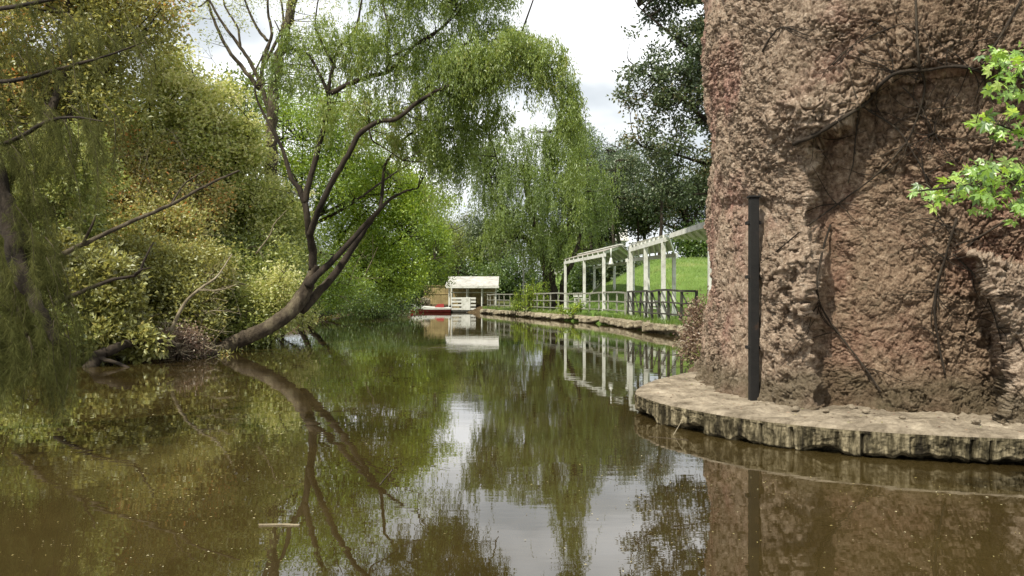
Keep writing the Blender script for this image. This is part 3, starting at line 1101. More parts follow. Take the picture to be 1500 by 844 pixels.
# ------------------------------------------------------------------ pergolas
OLDROOF = rough_mat('old_roof_sheet', [(0.3, (0.14, 0.13, 0.11)), (0.5, (0.27, 0.25, 0.21)), (0.75, (0.42, 0.40, 0.35))], 2.2, rough=0.8, bump=0.3, bscale=18)
def pergola(label, front, back, ztf, ztb, ridge, over, loc, sheets=True):
    t = thing('pergola', label, 'pergola', loc)
    fr = [np.array(p) for p in front]
    bk = [np.array(p) for p in back]
    for p, zt in [(q, ztf) for q in fr] + [(q, ztb) for q in bk]:
        zb = min(gz(p[0], p[1]), .6)
        ps = MB().box((p[0], p[1], (zb + zt) / 2 - .05), (.175, .175, zt - zb)).build('post', WHITE, t, .01)
        MB().box((p[0], p[1], zb + .13), (.22, .22, .22)).build('post_base', WHITE, ps)
        bpy.data.objects[ps.name]
    def beam(a, b_, z_, nm='beam', e=.3):
        d = (b_ - a) / np.linalg.norm(b_ - a)
        a2, b2 = a - d * e, b_ + d * e
        MB().bar((a2[0], a2[1], z_), (b2[0], b2[1], z_), .10, .19).build(nm, WHITE, t)
    beam(fr[0], fr[-1], ztf + .05)
    beam(bk[0], bk[-1], ztb + .05)
    # rafters
    n = 9
    for i in range(n):
        f = i / (n - 1)
        a = fr[0] * (1 - f) + fr[-1] * f
        b_ = bk[0] * (1 - f) + bk[-1] * f
        m_ = (a + b_) / 2
        mb = MB()
        mb.bar((a[0], a[1], ztf + .20), (m_[0], m_[1], ridge), .07, .14)
        mb.bar((m_[0], m_[1], ridge), (b_[0], b_[1], ztb + .20), .07, .14)
        mb.build('rafter', WHITE, t)
    if not sheets:
        m0, m1 = (fr[0] + bk[0]) / 2, (fr[-1] + bk[-1]) / 2
        MB().bar((m0[0], m0[1], ridge), (m1[0], m1[1], ridge), .10, .16).build('ridge_beam', WHITE, t)
        for f in (.25, .75):
            a, b_ = fr[0] * (1 - f) + m0 * f, fr[-1] * (1 - f) + m1 * f
            MB().bar((a[0], a[1], ztf + .24 + (ridge - ztf) * f * .9), (b_[0], b_[1], ztf + .24 + (ridge - ztf) * f * .9), .05, .05).build('batten', GREYWOOD, t)
        mb = MB()
        mb.slab([(m0[0], m0[1], ridge + .1), (m1[0], m1[1], ridge + .1), (bk[-1][0], bk[-1][1], ztb + .3), (bk[0][0], bk[0][1], ztb + .3)], .03)
        mb.build('roof_sheet', GREYROOF, t)
        return t
    # sheet roof, two slopes
    d = (fr[-1] - fr[0]) / np.linalg.norm(fr[-1] - fr[0])
    o0, o1 = fr[0] - d * over, fr[-1] + d * over
    db = (bk[-1] - bk[0]) / np.linalg.norm(bk[-1] - bk[0])
    p0, p1 = bk[0] - db * over, bk[-1] + db * over
    m0, m1 = (o0 + p0) / 2, (o1 + p1) / 2
    mb = MB()
    mb.slab([(o0[0], o0[1], ztf + .31), (o1[0], o1[1], ztf + .31), (m1[0], m1[1], ridge + .12), (m0[0], m0[1], ridge + .12)], .04)
    mb.build('roof_front', OLDROOF, t)
    mb = MB()
    mb.slab([(m0[0], m0[1], ridge + .125), (m1[0], m1[1], ridge + .125), (p1[0], p1[1], ztb + .31), (p0[0], p0[1], ztb + .31)], .04)
    mb.build('roof_back', GREYROOF, t)
    mb = MB()
    mb.bar((m0[0], m0[1], ridge + .17), (m1[0], m1[1], ridge + .17), .22, .07)
    mb.build('ridge_cap', WHITE, t)
    return t


near = pergola('nearer white pergola with square posts and grey sheet roof behind the dark fence', [(6.46, 34), (6.33, 37.7), (6.12, 41.0)], [(8.05, 39.6), (7.2, 42.2), (6.55, 44.8)], 3.90, 3.55, 4.22, .35, (6.9, 39, .42), False)
far = pergola('farther white pergola with square posts and low grey roof beside the pale fence', [(5.3, 46), (4.6, 50.7), (3.75, 56)], [(7.6, 50), (7.0, 54.5), (6.2, 60)], 3.90, 3.7, 4.5, .5, (5.4, 52, .42))
# single sloping awning nearest the rock
t = thing('awning', 'white sloping awning roof between the nearer pergola and the rock tower', 'awning', (7.6, 31, .42))
mb = MB()
A, B_ = W(982, 343, 34.0), W(1042, 323, 26.5)
C_, D_ = W(1046, 352, 29.5), W(984, 348, 37.5)
mb.slab([A, B_, C_ + np.array([.9, .2, 0]), D_], .05)
mb.build('roof_sheet', WHITE, t)
mb = MB()
mb.bar(A + np.array([0, 0, -.08]), B_ + np.array([0, 0, -.08]), .10, .2)
mb.build('beam', WHITE, t)
for i in range(7):
    f = (i + .5) / 7
    a = A * (1 - f) + B_ * f
    b2 = D_ * (1 - f) + (C_ + np.array([.9, .2, 0])) * f
    MB().bar(a + np.array([0, 0, -.1]), b2 + np.array([0, 0, -.1]), .06, .1).build('rafter', WHITE, t)
for q_ in (B_ + np.array([.05, .3, 0]), C_ + np.array([.7, 0, 0])):
    zb = gz(q_[0], q_[1])
    MB().box((q_[0], q_[1], (zb + q_[2]) / 2 - .06), (.16, .16, q_[2] - zb)).build('post', WHITE, t)

# hanging lamp under the farther pergola roof
lx = W(895, 383, 44.5)
t = thing('hanging_lamp', 'small white bell shaped lamp hanging between the two pergola roofs', 'lamp', (lx[0], lx[1], 4.2))
tb = Tubes()
tb.add([(lx[0], lx[1], 4.25), (lx[0], lx[1], 3.7)], .035, 6)
tb.build('rod', WHITE, t)
tb = Tubes()
tb.add([(lx[0], lx[1], 3.72), (lx[0], lx[1], 3.64), (lx[0], lx[1], 3.55), (lx[0], lx[1], 3.42), (lx[0], lx[1], 3.34)], [.04, .07, .09, .13, .18], 12)
tb.build('lamp_shade', WHITE, t)

# benches on the quay walk
def bench(label, x, y, rz):
    z0 = max(.42, gz(x, y))
    t = thing('park_bench', label, 'bench', (x, y, z0))
    c, s = math.cos(rz), math.sin(rz)
    def T_(u, v): return (x + u * c - v * s, y + u * s + v * c)
    mb = MB()
    for k in range(3): 
        q_ = T_(0, -.15 + .16 * k)
        mb.box((q_[0], q_[1], z0 + .45), (1.7, .13, .04), rz)
    mb.build('seat', WHITE, t)
    mb = MB()
    for k in range(2):
        q_ = T_(0, .27)
        mb.box((q_[0], q_[1], z0 + .62 + .17 * k), (1.7, .035, .12), rz)
    mb.build('backrest', WHITE, t)
    for u in (-.7, .7):
        q_ = T_(u, .05)
        MB().box((q_[0], q_[1], z0 + .22), (.08, .42, .43), rz).build('leg', WHITE, t)


bench('white slatted bench behind the pale fence under the farther pergola', 4.75, 54.5, R(105))
bench('white slatted bench behind the dark fence under the nearer pergola', 7.1, 39.3, R(105))

# slanting pale plank seen through the farther pergola
w0, w1 = W(866, 432, 52), W(884, 413, 51)
t = MB().bar(w0, w1, .25, .08).build('slanting_plank', GREYWOOD)
z0 = gz(w0[0], w0[1])
t2 = MB().bar((w1[0], w1[1], z0), w1, .1, .1).build('support_post', GREYWOOD)
t2.parent = t
tag(t, 'slanting grey plank on a post beyond the farther pergola', 'ramp')

# ------------------------------------------------------------------ boat shelter at the far end
YH = 81.0
S = F / YH
def HX(px): return (px - 750) / F * YH
def HZ(py): return CAM_H - (py - HOR) / F * YH
t = thing('boat_shelter', 'small open boat shelter with whitish sheet roof and white slatted front at the far bank', 'shelter', (HX(691), YH + 1, 0.0))
x0, x1 = HX(658), HX(726)
mb = MB()
mb.box(((x0 + x1) / 2, YH + 1.5, .12), (x1 - x0 + .2, 3.2, .16))
mb.build('deck', DARKWOOD, t)
for xx in (x0, (x0 * .62 + x1 * .38), (x0 * .3 + x1 * .7), x1):
    for yy, zt in ((YH, HZ(420)), (YH + 3, HZ(408))):
        MB().box((xx, yy, (zt - .4) / 2), (.16 if xx in (x0,) else .11, .14, zt + .4)).build('post', WHITE, t)
mb = MB()
mb.slab([(x0 - .35, YH - .5, HZ(419)), (x1 + .3, YH - .5, HZ(419)), (x1 + .3, YH + 3.3, HZ(404)), (x0 - .35, YH + 3.3, HZ(404))], .07)
mb.build('roof', GREYROOF, t)
mb = MB()
for k in range(60):
    xx = x0 - .3 + (x1 - x0 + .55) * k / 59
    mb.bar((xx, YH - .5, HZ(419) + .02), (xx, YH + 3.3, HZ(404) + .02), .03, .03)
mb.build('roof_ribs', GREYROOF, t)
MB().box(((x0 + x1) / 2, YH - .5, HZ(419) - .12), (x1 - x0 + .7, .06, .2)).build('fascia', WHITE, t)
mb = MB()
for z_ in (.35, .72, 1.09, 1.42):
    mb.box(((HX(661) + HX(697)) / 2, YH - .07, z_), (HX(697) - HX(661), .05, .2))
mb.build('slatted_front', WHITE, t)
MB().box(((HX(676) + HX(689)) / 2, YH - .12, .85), (HX(689) - HX(676), .05, 1.25)).build('gate_panel', WHITE, t)
mb = MB()
for k in range(12):
    mb.box((x0 + .3 + k * .38, YH + 3.05, 1.45), (.35, .05, 2.3))
mb.build('back_wall', TANWOOD, t)
MB().box(((x0 + x1) / 2, YH + 1.5, 2.02), (x1 - x0, .08, .09)).build('cross_rail', WHITE, t)

# tan board fence beside the shelter
t = thing('board_fence', 'tan board fence with cap rail standing left of the boat shelter', 'fence', (HX(639), YH + 4.2, .3))
xa, xb = HX(621) - .4, HX(657)
n = 14
for k in range(n):
    xx = xa + (xb - xa) * (k + .5) / n
    MB().box((xx, YH + 4.2, 1.75), ((xb - xa) / n - .025, .04, 1.9)).build('board', TANWOOD, t)
MB().box(((xa + xb) / 2, YH + 4.15, 2.76), (xb - xa + .1, .12, .1)).build('cap_rail', TANWOOD, t)
MB().box(((xa + xb) / 2, YH + 4.16, 1.9), (xb - xa + .1, .05, .1)).build('middle_rail', TANWOOD, t)
for xx in (xa, xb):
    MB().box((xx, YH + 4.2, 1.4), (.14, .14, 2.8)).build('post', TANWOOD, t)


# jetty planks
def jetty(label, pa, pb, ya, yb, z_, w=1.1):
    a, b_ = (pa - 750) / F * ya, (pb - 750) / F * yb
    t = thing('jetty', label, 'jetty', ((a + b_) / 2, (ya + yb) / 2, z_))
    MB().bar((a, ya, z_), (b_, yb, z_), w, .1).build('deck', GREYWOOD, t)
    for k in range(6):
        f = k / 5
        MB().box((a + (b_ - a) * f, ya + (yb - ya) * f - w * .45, z_ / 2 - .35), (.14, .14, z_ + .75)).build('pile', DARKWOOD, t)
    return t


jetty('low dark planked jetty along the far left bank', 505, 612, 79, 83.0, .30)


# ------------------------------------------------------------------ boats
def boat(label, cx, cy, rz, Lh, beam, hullm, deckm, prow=.35, free=.5, cabin=True):
    t = thing('motor_boat', label, 'boat', (cx, cy, 0))
    t.rotation_euler = (0, 0, rz)
    ns_ = 18
    V, Fh = [], []
    prof = 7
    for i in range(ns_):
        f = i / (ns_ - 1)
        w = beam / 2 * (1 - (1 - min(1, (1 - f) / .55)) ** 2.2) * (1 if f < .99 else .02)
        w = beam / 2 * math.sqrt(max(0.0004, 1 - max(0, (f - .35) / .65) ** 2.4))
        sheer = free + prow * f ** 2.2
        keel = -.22 + .5 * max(0, f - .75) ** 1.3 * 2
        x = (f - .5) * Lh
        for j in range(prof * 2 - 1):
            a = (j - (prof - 1)) / (prof - 1)
            s_ = abs(a)
            V.append((x, math.copysign(w * s_ ** .55, a) if a else 0, keel + (sheer - keel) * s_ ** 1.7))
    m_ = prof * 2 - 1
    for i in range(ns_ - 1):
        for j in range(m_ - 1):
            k = i * m_ + j
            Fh.append((k, k + 1, k + m_ + 1, k + m_))
    Fh.append(tuple(range(m_)))
    me = bpy.data.meshes.new('hull')
    me.from_pydata(V, [], Fh)
    me.materials.append(hullm)
    o = bpy.data.objects.new('hull', me)
    col.objects.link(o)
    o.parent = t
    # deck with raised gunwale
    V, Fd = [], []
    for i in range(ns_):
        f = i / (ns_ - 1)
        w = beam / 2 * math.sqrt(max(0.0004, 1 - max(0, (f - .35) / .65) ** 2.4)) + .03
        z_ = free + prow * f ** 2.2
        x = (f - .5) * Lh * 1.01
        sk_ = .10 + .22 * f ** 1.5
        V += [(x, -w, z_ - sk_), (x, -w - .02, z_ + .05), (x, 0, z_ + .12), (x, w + .02, z_ + .05), (x, w, z_ - sk_)]
    for i in range(ns_ - 1):
        for j in range(4):
            k = i * 5 + j
            Fd.append((k, k + 1, k + 6, k + 5))
    me = bpy.data.meshes.new('deck')
    me.from_pydata(V, [], Fd)
    me.materials.append(deckm)
    o = bpy.data.objects.new('deck', me)
    col.objects.link(o)
    o.parent = t
    if cabin:
        mb = MB()
        mb.v = [(-.1 * Lh, -.36 * beam, free + .1), (-.34 * Lh, -.36 * beam, free + .1), (-.34 * Lh, .36 * beam, free + .1), (-.1 * Lh, .36 * beam, free + .1),
                (-.18 * Lh, -.3 * beam, free + .42), (-.33 * Lh, -.3 * beam, free + .46), (-.33 * Lh, .3 * beam, free + .46), (-.18 * Lh, .3 * beam, free + .42)]
        mb.f = [(0, 1, 5, 4), (1, 2, 6, 5), (2, 3, 7, 6), (3, 0, 4, 7), (4, 5, 6, 7)]
        ob = mb.build('seat_back', hullm, None)
        ob.parent = t
        ob = MB().box((-.49 * Lh, 0, free), (.22, .34, .55)).build('outboard_motor', BLACKMETAL, None, .03)
        ob.parent = t
    return t


boat('red boat with white deck and raised bow moored beside the boat shelter', HX(632), YH - .9, R(180 + 5), 4.0, 1.5, REDPAINT, WHITE, .30, .42)
boat('small white rowing boat drawn up under the dark trees left of the jetty', W(468, 460, 64)[0], 64, R(160), 2.4, 1.0, WHITE, GREYWOOD, .15, .32, False)

# grey rubble heap beside the tan fence
g = bpy.data.objects.new('rubble_heap', stone_mesh('rubble_heap', 1.0, 77))
g.scale = (1.0, .8, 1.6)
g.location = (HX(611), YH + 4.5, .7)
g.data.materials[0] = qm
col.objects.link(g)
tag(g, 'grey rubble heap left of the tan board fence', 'rubble')

# lamp post
t = thing('lamp_post', 'thin pale lamp post rising behind the pale fence in front of the big willow', 'lamp post', (W(767, 440, 66)[0], 66, .4))
tb = Tubes()
X_ = W(767, 440, 66)[0]
tb.add([(X_, 66, .3), (X_, 66, 2.5), (X_, 66, 5.0)], [.09, .07, .055], 8)
tb.build('pole', GREYROOF, t)
tb = Tubes()
tb.add([(X_, 66, 5.0), (X_, 66, 5.1), (X_, 66, 5.25), (X_, 66, 5.32)], [.10, .2, .16, .03], 10)
tb.build('lantern', WHITE, t)

# distant pale house behind the trees of the right bank
t = thing('distant_house', 'pale house glimpsed between tree trunks far beyond the right bank', 'house', (11, 120, 4))
MB().box((11, 122, 6.5), (12, 6, 7.0)).build('wall', GREYROOF, t)
mb = MB()
mb.v = [(4.5, 118.6, 10), (17.5, 118.6, 10), (17.5, 125.4, 10), (4.5, 125.4, 10), (4.5, 122, 12.3), (17.5, 122, 12.3)]
mb.f = [(0, 1, 5, 4), (2, 3, 4, 5), (0, 4, 3), (1, 2, 5), (0, 3, 2, 1)]
mb.build('roof', GREYROOF, t)
for xx in (6.5, 9.3, 12.3, 15.3):
    w_ = MB().box((xx, 118.98, 7.6), (1.2, .1, 1.6)).build('window', DARKWOOD, t)
    MB().box((xx, 118.93, 6.75), (1.4, .16, .1)).build('sill', WHITE, w_)
# ------------------------------------------------------------------ foliage materials
G_OLIVE = leaf_mat('leaf_olive', [(0, (0.055, 0.065, 0.014)), (.3, (0.11, 0.135, 0.026)), (.55, (0.19, 0.215, 0.045)), (.82, (0.31, 0.31, 0.10)), (.97, (0.40, 0.38, 0.17))], mul=1.65, tone=(.95, .98, 1.15))
G_RUST = leaf_mat('leaf_rust', [(0, (0.055, 0.055, 0.014)), (.3, (0.115, 0.125, 0.027)), (.6, (0.18, 0.205, 0.05)), (.84, (0.28, 0.28, 0.09)), (.97, (0.34, 0.17, 0.04))], mul=1.6, tone=(1.05, .97, 1.1))
G_LIME = leaf_mat('leaf_lime', [(0, (0.075, 0.125, 0.015)), (.4, (0.16, 0.24, 0.026)), (.7, (0.25, 0.34, 0.04)), (1, (0.36, 0.42, 0.08))], .42, mul=1.3)
G_WILLOW = leaf_mat('leaf_willow', [(0, (0.06, 0.09, 0.015)), (.4, (0.115, 0.165, 0.027)), (.75, (0.18, 0.235, 0.05)), (1, (0.27, 0.26, 0.09))], .42, mul=1.35)
G_DEEP = leaf_mat('leaf_deep', [(0, (0.016, 0.035, 0.010)), (.45, (0.035, 0.075, 0.018)), (.8, (0.06, 0.12, 0.028)), (1, (0.11, 0.16, 0.04))], .35, mul=1.7, tone=(1.25, 1, .8))
G_GREY = leaf_mat('leaf_grey', [(0, (0.035, 0.055, 0.028)), (.45, (0.07, 0.10, 0.05)), (.8, (0.12, 0.15, 0.085)), (1, (0.19, 0.21, 0.13))], .3, mul=1.4)
G_GUM = leaf_mat('leaf_gum', [(0, (0.020, 0.036, 0.014)), (.45, (0.045, 0.070, 0.025)), (.8, (0.085, 0.105, 0.04)), (1, (0.15, 0.11, 0.04))], .22, .07, mul=1.3)
G_NEEDLE = leaf_mat('needle', [(0, (0.022, 0.026, 0.010)), (.45, (0.060, 0.066, 0.022)), (.8, (0.12, 0.125, 0.045)), (1, (0.20, 0.17, 0.07))], .35, 0.0, mul=1.45)
G_DRY = leaf_mat('leaf_dry', [(0, (0.08, 0.045, 0.03)), (.4, (0.19, 0.12, 0.08)), (.7, (0.30, 0.22, 0.15)), (1, (0.19, 0.21, 0.06))], .2)
G_FRESH = leaf_mat('leaf_fresh', [(0, (0.07, 0.15, 0.02)), (.4, (0.18, 0.33, 0.04)), (.75, (0.30, 0.48, 0.07)), (1, (0.46, 0.60, 0.15))], .45, .09)
G_GRASS = leaf_mat('grass_blade', [(0, (0.06, 0.11, 0.015)), (.5, (0.13, 0.22, 0.03)), (.85, (0.22, 0.27, 0.06)), (1, (0.33, 0.28, 0.12))], .35)


def Bl(px, py, Y, rx, rz, ry=None, w=1.0):
    """ellipsoid centred on a point; rx, rz given in reference pixels at that depth"""
    k = Y / F
    return (W(px, py, Y), (rx * k, (ry if ry is not None else (rx + rz) / 2 * k), rz * k), w)


def limb(tb, pts, r0, r1, n=6, sides=10):
    ln = smooth_line(pts, n)
    k = len(ln)
    ln[1:-1] += RNG.normal(size=(k - 2, 3)) * r1 * .25
    tb.add(ln, np.linspace(r0, r1, k), sides)
    return ln


def P3(lst, Y):
    """(px,py[,dY]) list -> world"""
    return [W(q[0], q[1], Y + (q[2] if len(q) > 2 else 0)) for q in lst]


# ------------------------------------------------------------------ leaning willow over the water
Yw = 22.0
base = W(322, 518, 21.6)
tw = thing('leaning_willow', 'large willow leaning out over the water from the left bank with a forked mossy trunk', 'tree', base)
tb = Tubes(.05)
sk = []
trunk = P3([(296, 526, -.2), (322, 514, -.2), (350, 499, -.1), (388, 482), (424, 458, .2), (444, 432, .4), (455, 408, .5), (462, 388, .5)], Yw)
a = smooth_line(trunk, 8)
rad = np.interp(np.linspace(0, 1, len(a)), [0, .1, .45, .7, .85, 1], [.27, .21, .20, .21, .15, .12])
tb.add(a, rad, 14)
sk.append(a)
tb.build('trunk', BARK_MID, tw)
tb = Tubes(.05)
sk.append(limb(tb, P3([(450, 420, .2), (466, 402, .4), (484, 385, .6), (506, 362, .8), (530, 335, 1), (552, 311, 1), (572, 292, 1.1), (594, 280, 1.2), (612, 276, 1.2)], Yw), .115, .02, 5, 12))
sk.append(limb(tb, P3([(440, 455, .5), (470, 425, .9), (500, 388, 1.2), (524, 352, 1.5), (545, 322, 1.6), (566, 298, 1.7)], Yw), .145, .04, 5, 10))
sk.append(limb(tb, P3([(458, 396, .5), (458, 370, .4), (454, 345, .2), (450, 320, 0), (446, 295, 0), (436, 274), (426, 259), (414, 220), (396, 185), (378, 150), (372, 120)], Yw), .125, .02, 5))
sk.append(limb(tb, P3([(446, 298), (451, 275), (460, 242), (474, 188), (483, 156), (481, 137), (487, 100), (496, 71), (520, 43), (528, 10), (534, -40)], Yw), .095, .02, 5))
sk.append(limb(tb, P3([(454, 345), (460, 326, -.2), (471, 298, -.4), (492, 256, -.5), (510, 227, -.6), (528, 195, -.6), (556, 178, -.6), (581, 174, -.6), (612, 150, -.6), (645, 131, -.8), (670, 121, -1), (705, 103, -1), (740, 88, -1.2), (780, 84, -1.2), (812, 105, -1.2), (834, 140, -1.2)], Yw), .095, .02, 5))
sk.append(limb(tb, P3([(556, 308, 1.2), (560, 280, 1.5), (564, 243, 1.6), (578, 222, 1.6), (592, 203, 1.4), (620, 188, 1), (652, 185, .8), (684, 192, .6)], Yw), .055, .02, 5, 8))
sk.append(limb(tb, P3([(481, 137), (472, 117), (453, 82), (435, 75), (418, 60), (402, 30)], Yw), .055, .015, 4, 6))
sk.append(limb(tb, P3([(484, 137), (517, 121), (549, 110), (567, 106), (590, 86), (610, 64), (648, 40), (672, 8), (700, -30)], Yw), .075, .02, 4, 8))
sk.append(limb(tb, P3([(567, 106), (569, 85), (566, 60), (570, 46), (562, 10), (552, -40)], Yw), .05, .02, 4, 6))
sk.append(limb(tb, P3([(567, 85), (590, 75), (627, 57), (660, 30), (690, -5)], Yw), .035, .015, 4, 6))
sk.append(limb(tb, P3([(612, 150), (640, 110), (672, 72), (720, 45), (764, 48), (800, 72)], Yw), .05, .02, 4, 6))
sk.append(limb(tb, P3([(628, 188, 1), (660, 170, 1), (690, 175, 1), (716, 200, .8), (730, 240, .8)], Yw), .04, .015, 4, 6))
sk.append(limb(tb, P3([(492, 100), (470, 60), (462, 30), (470, -20)], Yw), .035, .015, 4, 6))
sk.append(limb(tb, P3([(540, 183), (545, 205, -.4), (560, 215, -.4), (590, 235, -.3)], Yw), .03, .01, 4, 6))
tb.build('limbs', BARK_DARK, tw)
wb = [Bl(745, 66, Yw - 1.2, 62, 26, w=2), Bl(690, 92, Yw - .8, 46, 30, w=1.8), Bl(800, 88, Yw - 1.3, 34, 26), Bl(640, 130, Yw, 46, 30, w=.8), Bl(700, 40, Yw, 60, 24, w=.4),
      Bl(600, 60, Yw + .4, 60, 44, w=.45), Bl(530, 60, Yw, 50, 44, w=.4), Bl(455, 50, Yw, 44, 30, w=.5), Bl(430, 90, Yw, 44, 30, w=.4), Bl(560, 140, Yw, 42, 30, w=.6), Bl(650, 205, Yw + .6, 40, 28, w=.8),
      Bl(700, 165, Yw + .4, 40, 26, w=.6), Bl(605, 190, Yw + 1, 40, 26, w=.7), Bl(836, 150, Yw - 1.2, 14, 34), Bl(650, -30, Yw, 120, 34, w=.5), Bl(505, 165, Yw, 40, 34, w=.35)]
crown('crown', tw, G_WILLOW, wb, 1050, 120, .12, .115, .030, hang=.75, shell=.3, gap=.12, gscale=1.0, seed=1, skel=sk, twig_mat=BARK_DARK, twig_r=.018)
wb2 = [Bl(842, 205, Yw - 1.2, 10, 60), Bl(832, 150, Yw - 1.3, 14, 40), Bl(655, 225, Yw + .6, 36, 24), Bl(700, 215, Yw + .6, 22, 24, w=.6)]
crown('hanging_strands', tw, G_WILLOW, wb2, 60, 140, .10, .11, .026, hang=1.5, shell=.2, gap=0, seed=2, tint_shift=-.08)


# ------------------------------------------------------------------ generic tree and shrub builders
def tree(name, label, cat, bx, by, blobs, mat, nclump, per, cs, ln, wd_, stems=1, r=.2, bark=BARK_DARK, group=None, seed=0, hang=0, gap=.2, gscale=.7, shell=.5, flat=.8, ts=0.0, lean=(0, 0), wr=.02, skelx=None, minz=None):
    z = gz(bx, by) - .1
    t = thing(name, label, cat, (bx, by, z), group)
    tb = Tubes(.04)
    sk = []
    if skelx:
        for pts, r0, r1 in skelx: sk.append(limb(tb, pts, r0, r1))
    else:
        cs_ = [np.asarray(b_[0]) for b_ in blobs]
        cm_ = np.mean(cs_, axis=0)
        for s_ in range(stems):
            off = RNG.normal(size=2) * (.12 * r / .1 if stems > 1 else 0)
            p0 = np.array([bx + off[0], by + off[1], z])
            sub = cs_[s_::stems] if stems > 1 else cs_
            if not sub: sub = cs_
            tgt = np.mean(sub, axis=0)
            hub = p0 * .45 + tgt * .55
            hub[:2] += RNG.normal(size=2) * .12 * np.linalg.norm(tgt - p0) * .5
            sk.append(limb(tb, [p0, p0 * .7 + hub * .3 + RNG.normal(size=3) * .05, hub, tgt], r, r * .35, 6, 8))
            for c in sub:
                c2 = c + RNG.normal(size=3) * .1 * np.linalg.norm(c - p0)
                st_ = sk[-1 - 0][RNG.integers(5, 11)] if len(sub) > 1 else hub
                st_ = hub * RNG.uniform(.75, 1) + p0 * 0 + (p0 - hub) * 0 if False else st_
                b0 = sk[s_ if not skelx else 0][RNG.integers(4, 12)] if False else hub
                midp = (b0 + c2) / 2 + RNG.normal(size=3) * .12 * np.linalg.norm(c2 - b0) * .7
                top = c2 + (c2 - b0) * .35
                sk2 = limb(tb, [b0, midp, c2, top], r * .45, r * .08, 4, 6)
                sk.insert(0, sk2)
            sk.append(sk.pop(0))
    tb.build('trunk', bark, t)
    crown('crown', t, mat, blobs, nclump, per, cs, ln, wd_, hang=hang, seed=seed, skel=sk, twig_mat=bark, gap=gap, gscale=gscale, shell=shell, flat=flat, tint_shift=ts, twig_r=wr, minz=minz)
    return t


# --- tall pale-limbed tree with few leaves behind the willow
Yb = 30.0
skb = [(P3([(402, 400), (400, 300), (398, 200), (400, 140), (408, 90), (420, 40), (432, -10), (445, -70)], Yb), .24, .15),
       (P3([(396, 170), (384, 125), (386, 90), (398, 50), (392, 10), (400, -50)], Yb), .10, .03),
       (P3([(384, 128), (366, 90), (345, 60), (322, 28), (302, -10), (285, -50)], Yb), .08, .03),
       (P3([(380, 130), (352, 95), (332, 70), (310, 20), (296, -30)], Yb + .6), .09, .04),
       (P3([(392, 60), (376, 40), (360, 5), (352, -40)], Yb), .06, .03),
       (P3([(384, 100), (405, 60), (415, 30), (408, -20)], Yb), .07, .03),
       (P3([(352, 70), (348, 40), (330, 10), (322, -30)], Yb), .05, .025),
       (P3([(304, 0), (290, 10), (272, 2), (255, -15)], Yb), .03, .015)]
bb = [Bl(455, 25, Yb, 40, 40, w=.35), Bl(340, -10, Yb, 70, 30, w=.35), Bl(300, 30, Yb, 34, 30, w=.22), Bl(470, 100, Yb, 36, 34, w=.5), Bl(365, 20, Yb, 30, 30, w=.15)]
tree('pale_trunk_tree', 'tall thin-leaved tree with a thick pale trunk and bare upper limbs behind the leaning willow', 'tree', *W(402, 430, Yb)[:2], bb, G_OLIVE, 110, 45, .22, .10, .045, bark=BARK_MID, seed=3, gap=.1, skelx=skb, wr=.014)

# --- middle-distance greens behind the willow, left of the lagoon
GB = 'trees on the left bank behind the willow'
tree('lime_tree', 'bright lime green tree just right of the leaning trunk over the left bank', 'tree', -11.9, 44, [Bl(560, 290, 44, 70, 50), Bl(600, 350, 43, 52, 50), Bl(510, 350, 44, 40, 50), Bl(560, 400, 43, 58, 34), Bl(530, 260, 45, 44, 28), Bl(612, 290, 44, 30, 34)], G_LIME, 420, 105, .34, .17, .085, stems=2, r=.2, seed=4, gap=.10, gscale=.5, shell=.55)
tree('lime_tree', 'yellow green feathery tree seen between the rising limbs of the leaning willow', 'tree', -13.5, 40, [Bl(420, 200, 40, 80, 60), Bl(480, 250, 40, 50, 60), Bl(400, 290, 40, 60, 60), Bl(500, 190, 41, 50, 50), Bl(440, 140, 41, 60, 32), Bl(550, 210, 42, 36, 40, w=.7), Bl(600, 240, 42, 28, 30, w=.5)], G_LIME, 440, 95, .36, .16, .065, stems=2, r=.22, seed=5, gap=.10, gscale=.5, ts=-.18)
tree('bank_tree', 'mid green tree at the bend of the left bank with foliage down to the water', 'tree', -14.9, 63, [Bl(620, 330, 66, 36, 44), Bl(600, 380, 66, 44, 42), Bl(640, 385, 68, 24, 36), Bl(560, 420, 64, 40, 24), Bl(500, 425, 60, 44, 26), Bl(640, 330, 70, 16, 30)], G_LIME, 330, 80, .42, .2, .11, stems=2, r=.25, seed=6, gap=.12, gscale=.4, ts=-.25)
tree('dark_shrub', 'very dark green shrub under the lime trees at the water of the left bank', 'shrub', -13.6, 56, [Bl(560, 438, 58, 40, 16), Bl(510, 436, 54, 40, 18), Bl(600, 430, 66, 24, 20), Bl(478, 440, 50, 24, 16), Bl(560, 452, 62, 50, 8), Bl(500, 452, 58, 40, 10)], G_DEEP, 260, 80, .3, .16, .09, stems=3, r=.06, seed=7, gap=.05, minz=.1)

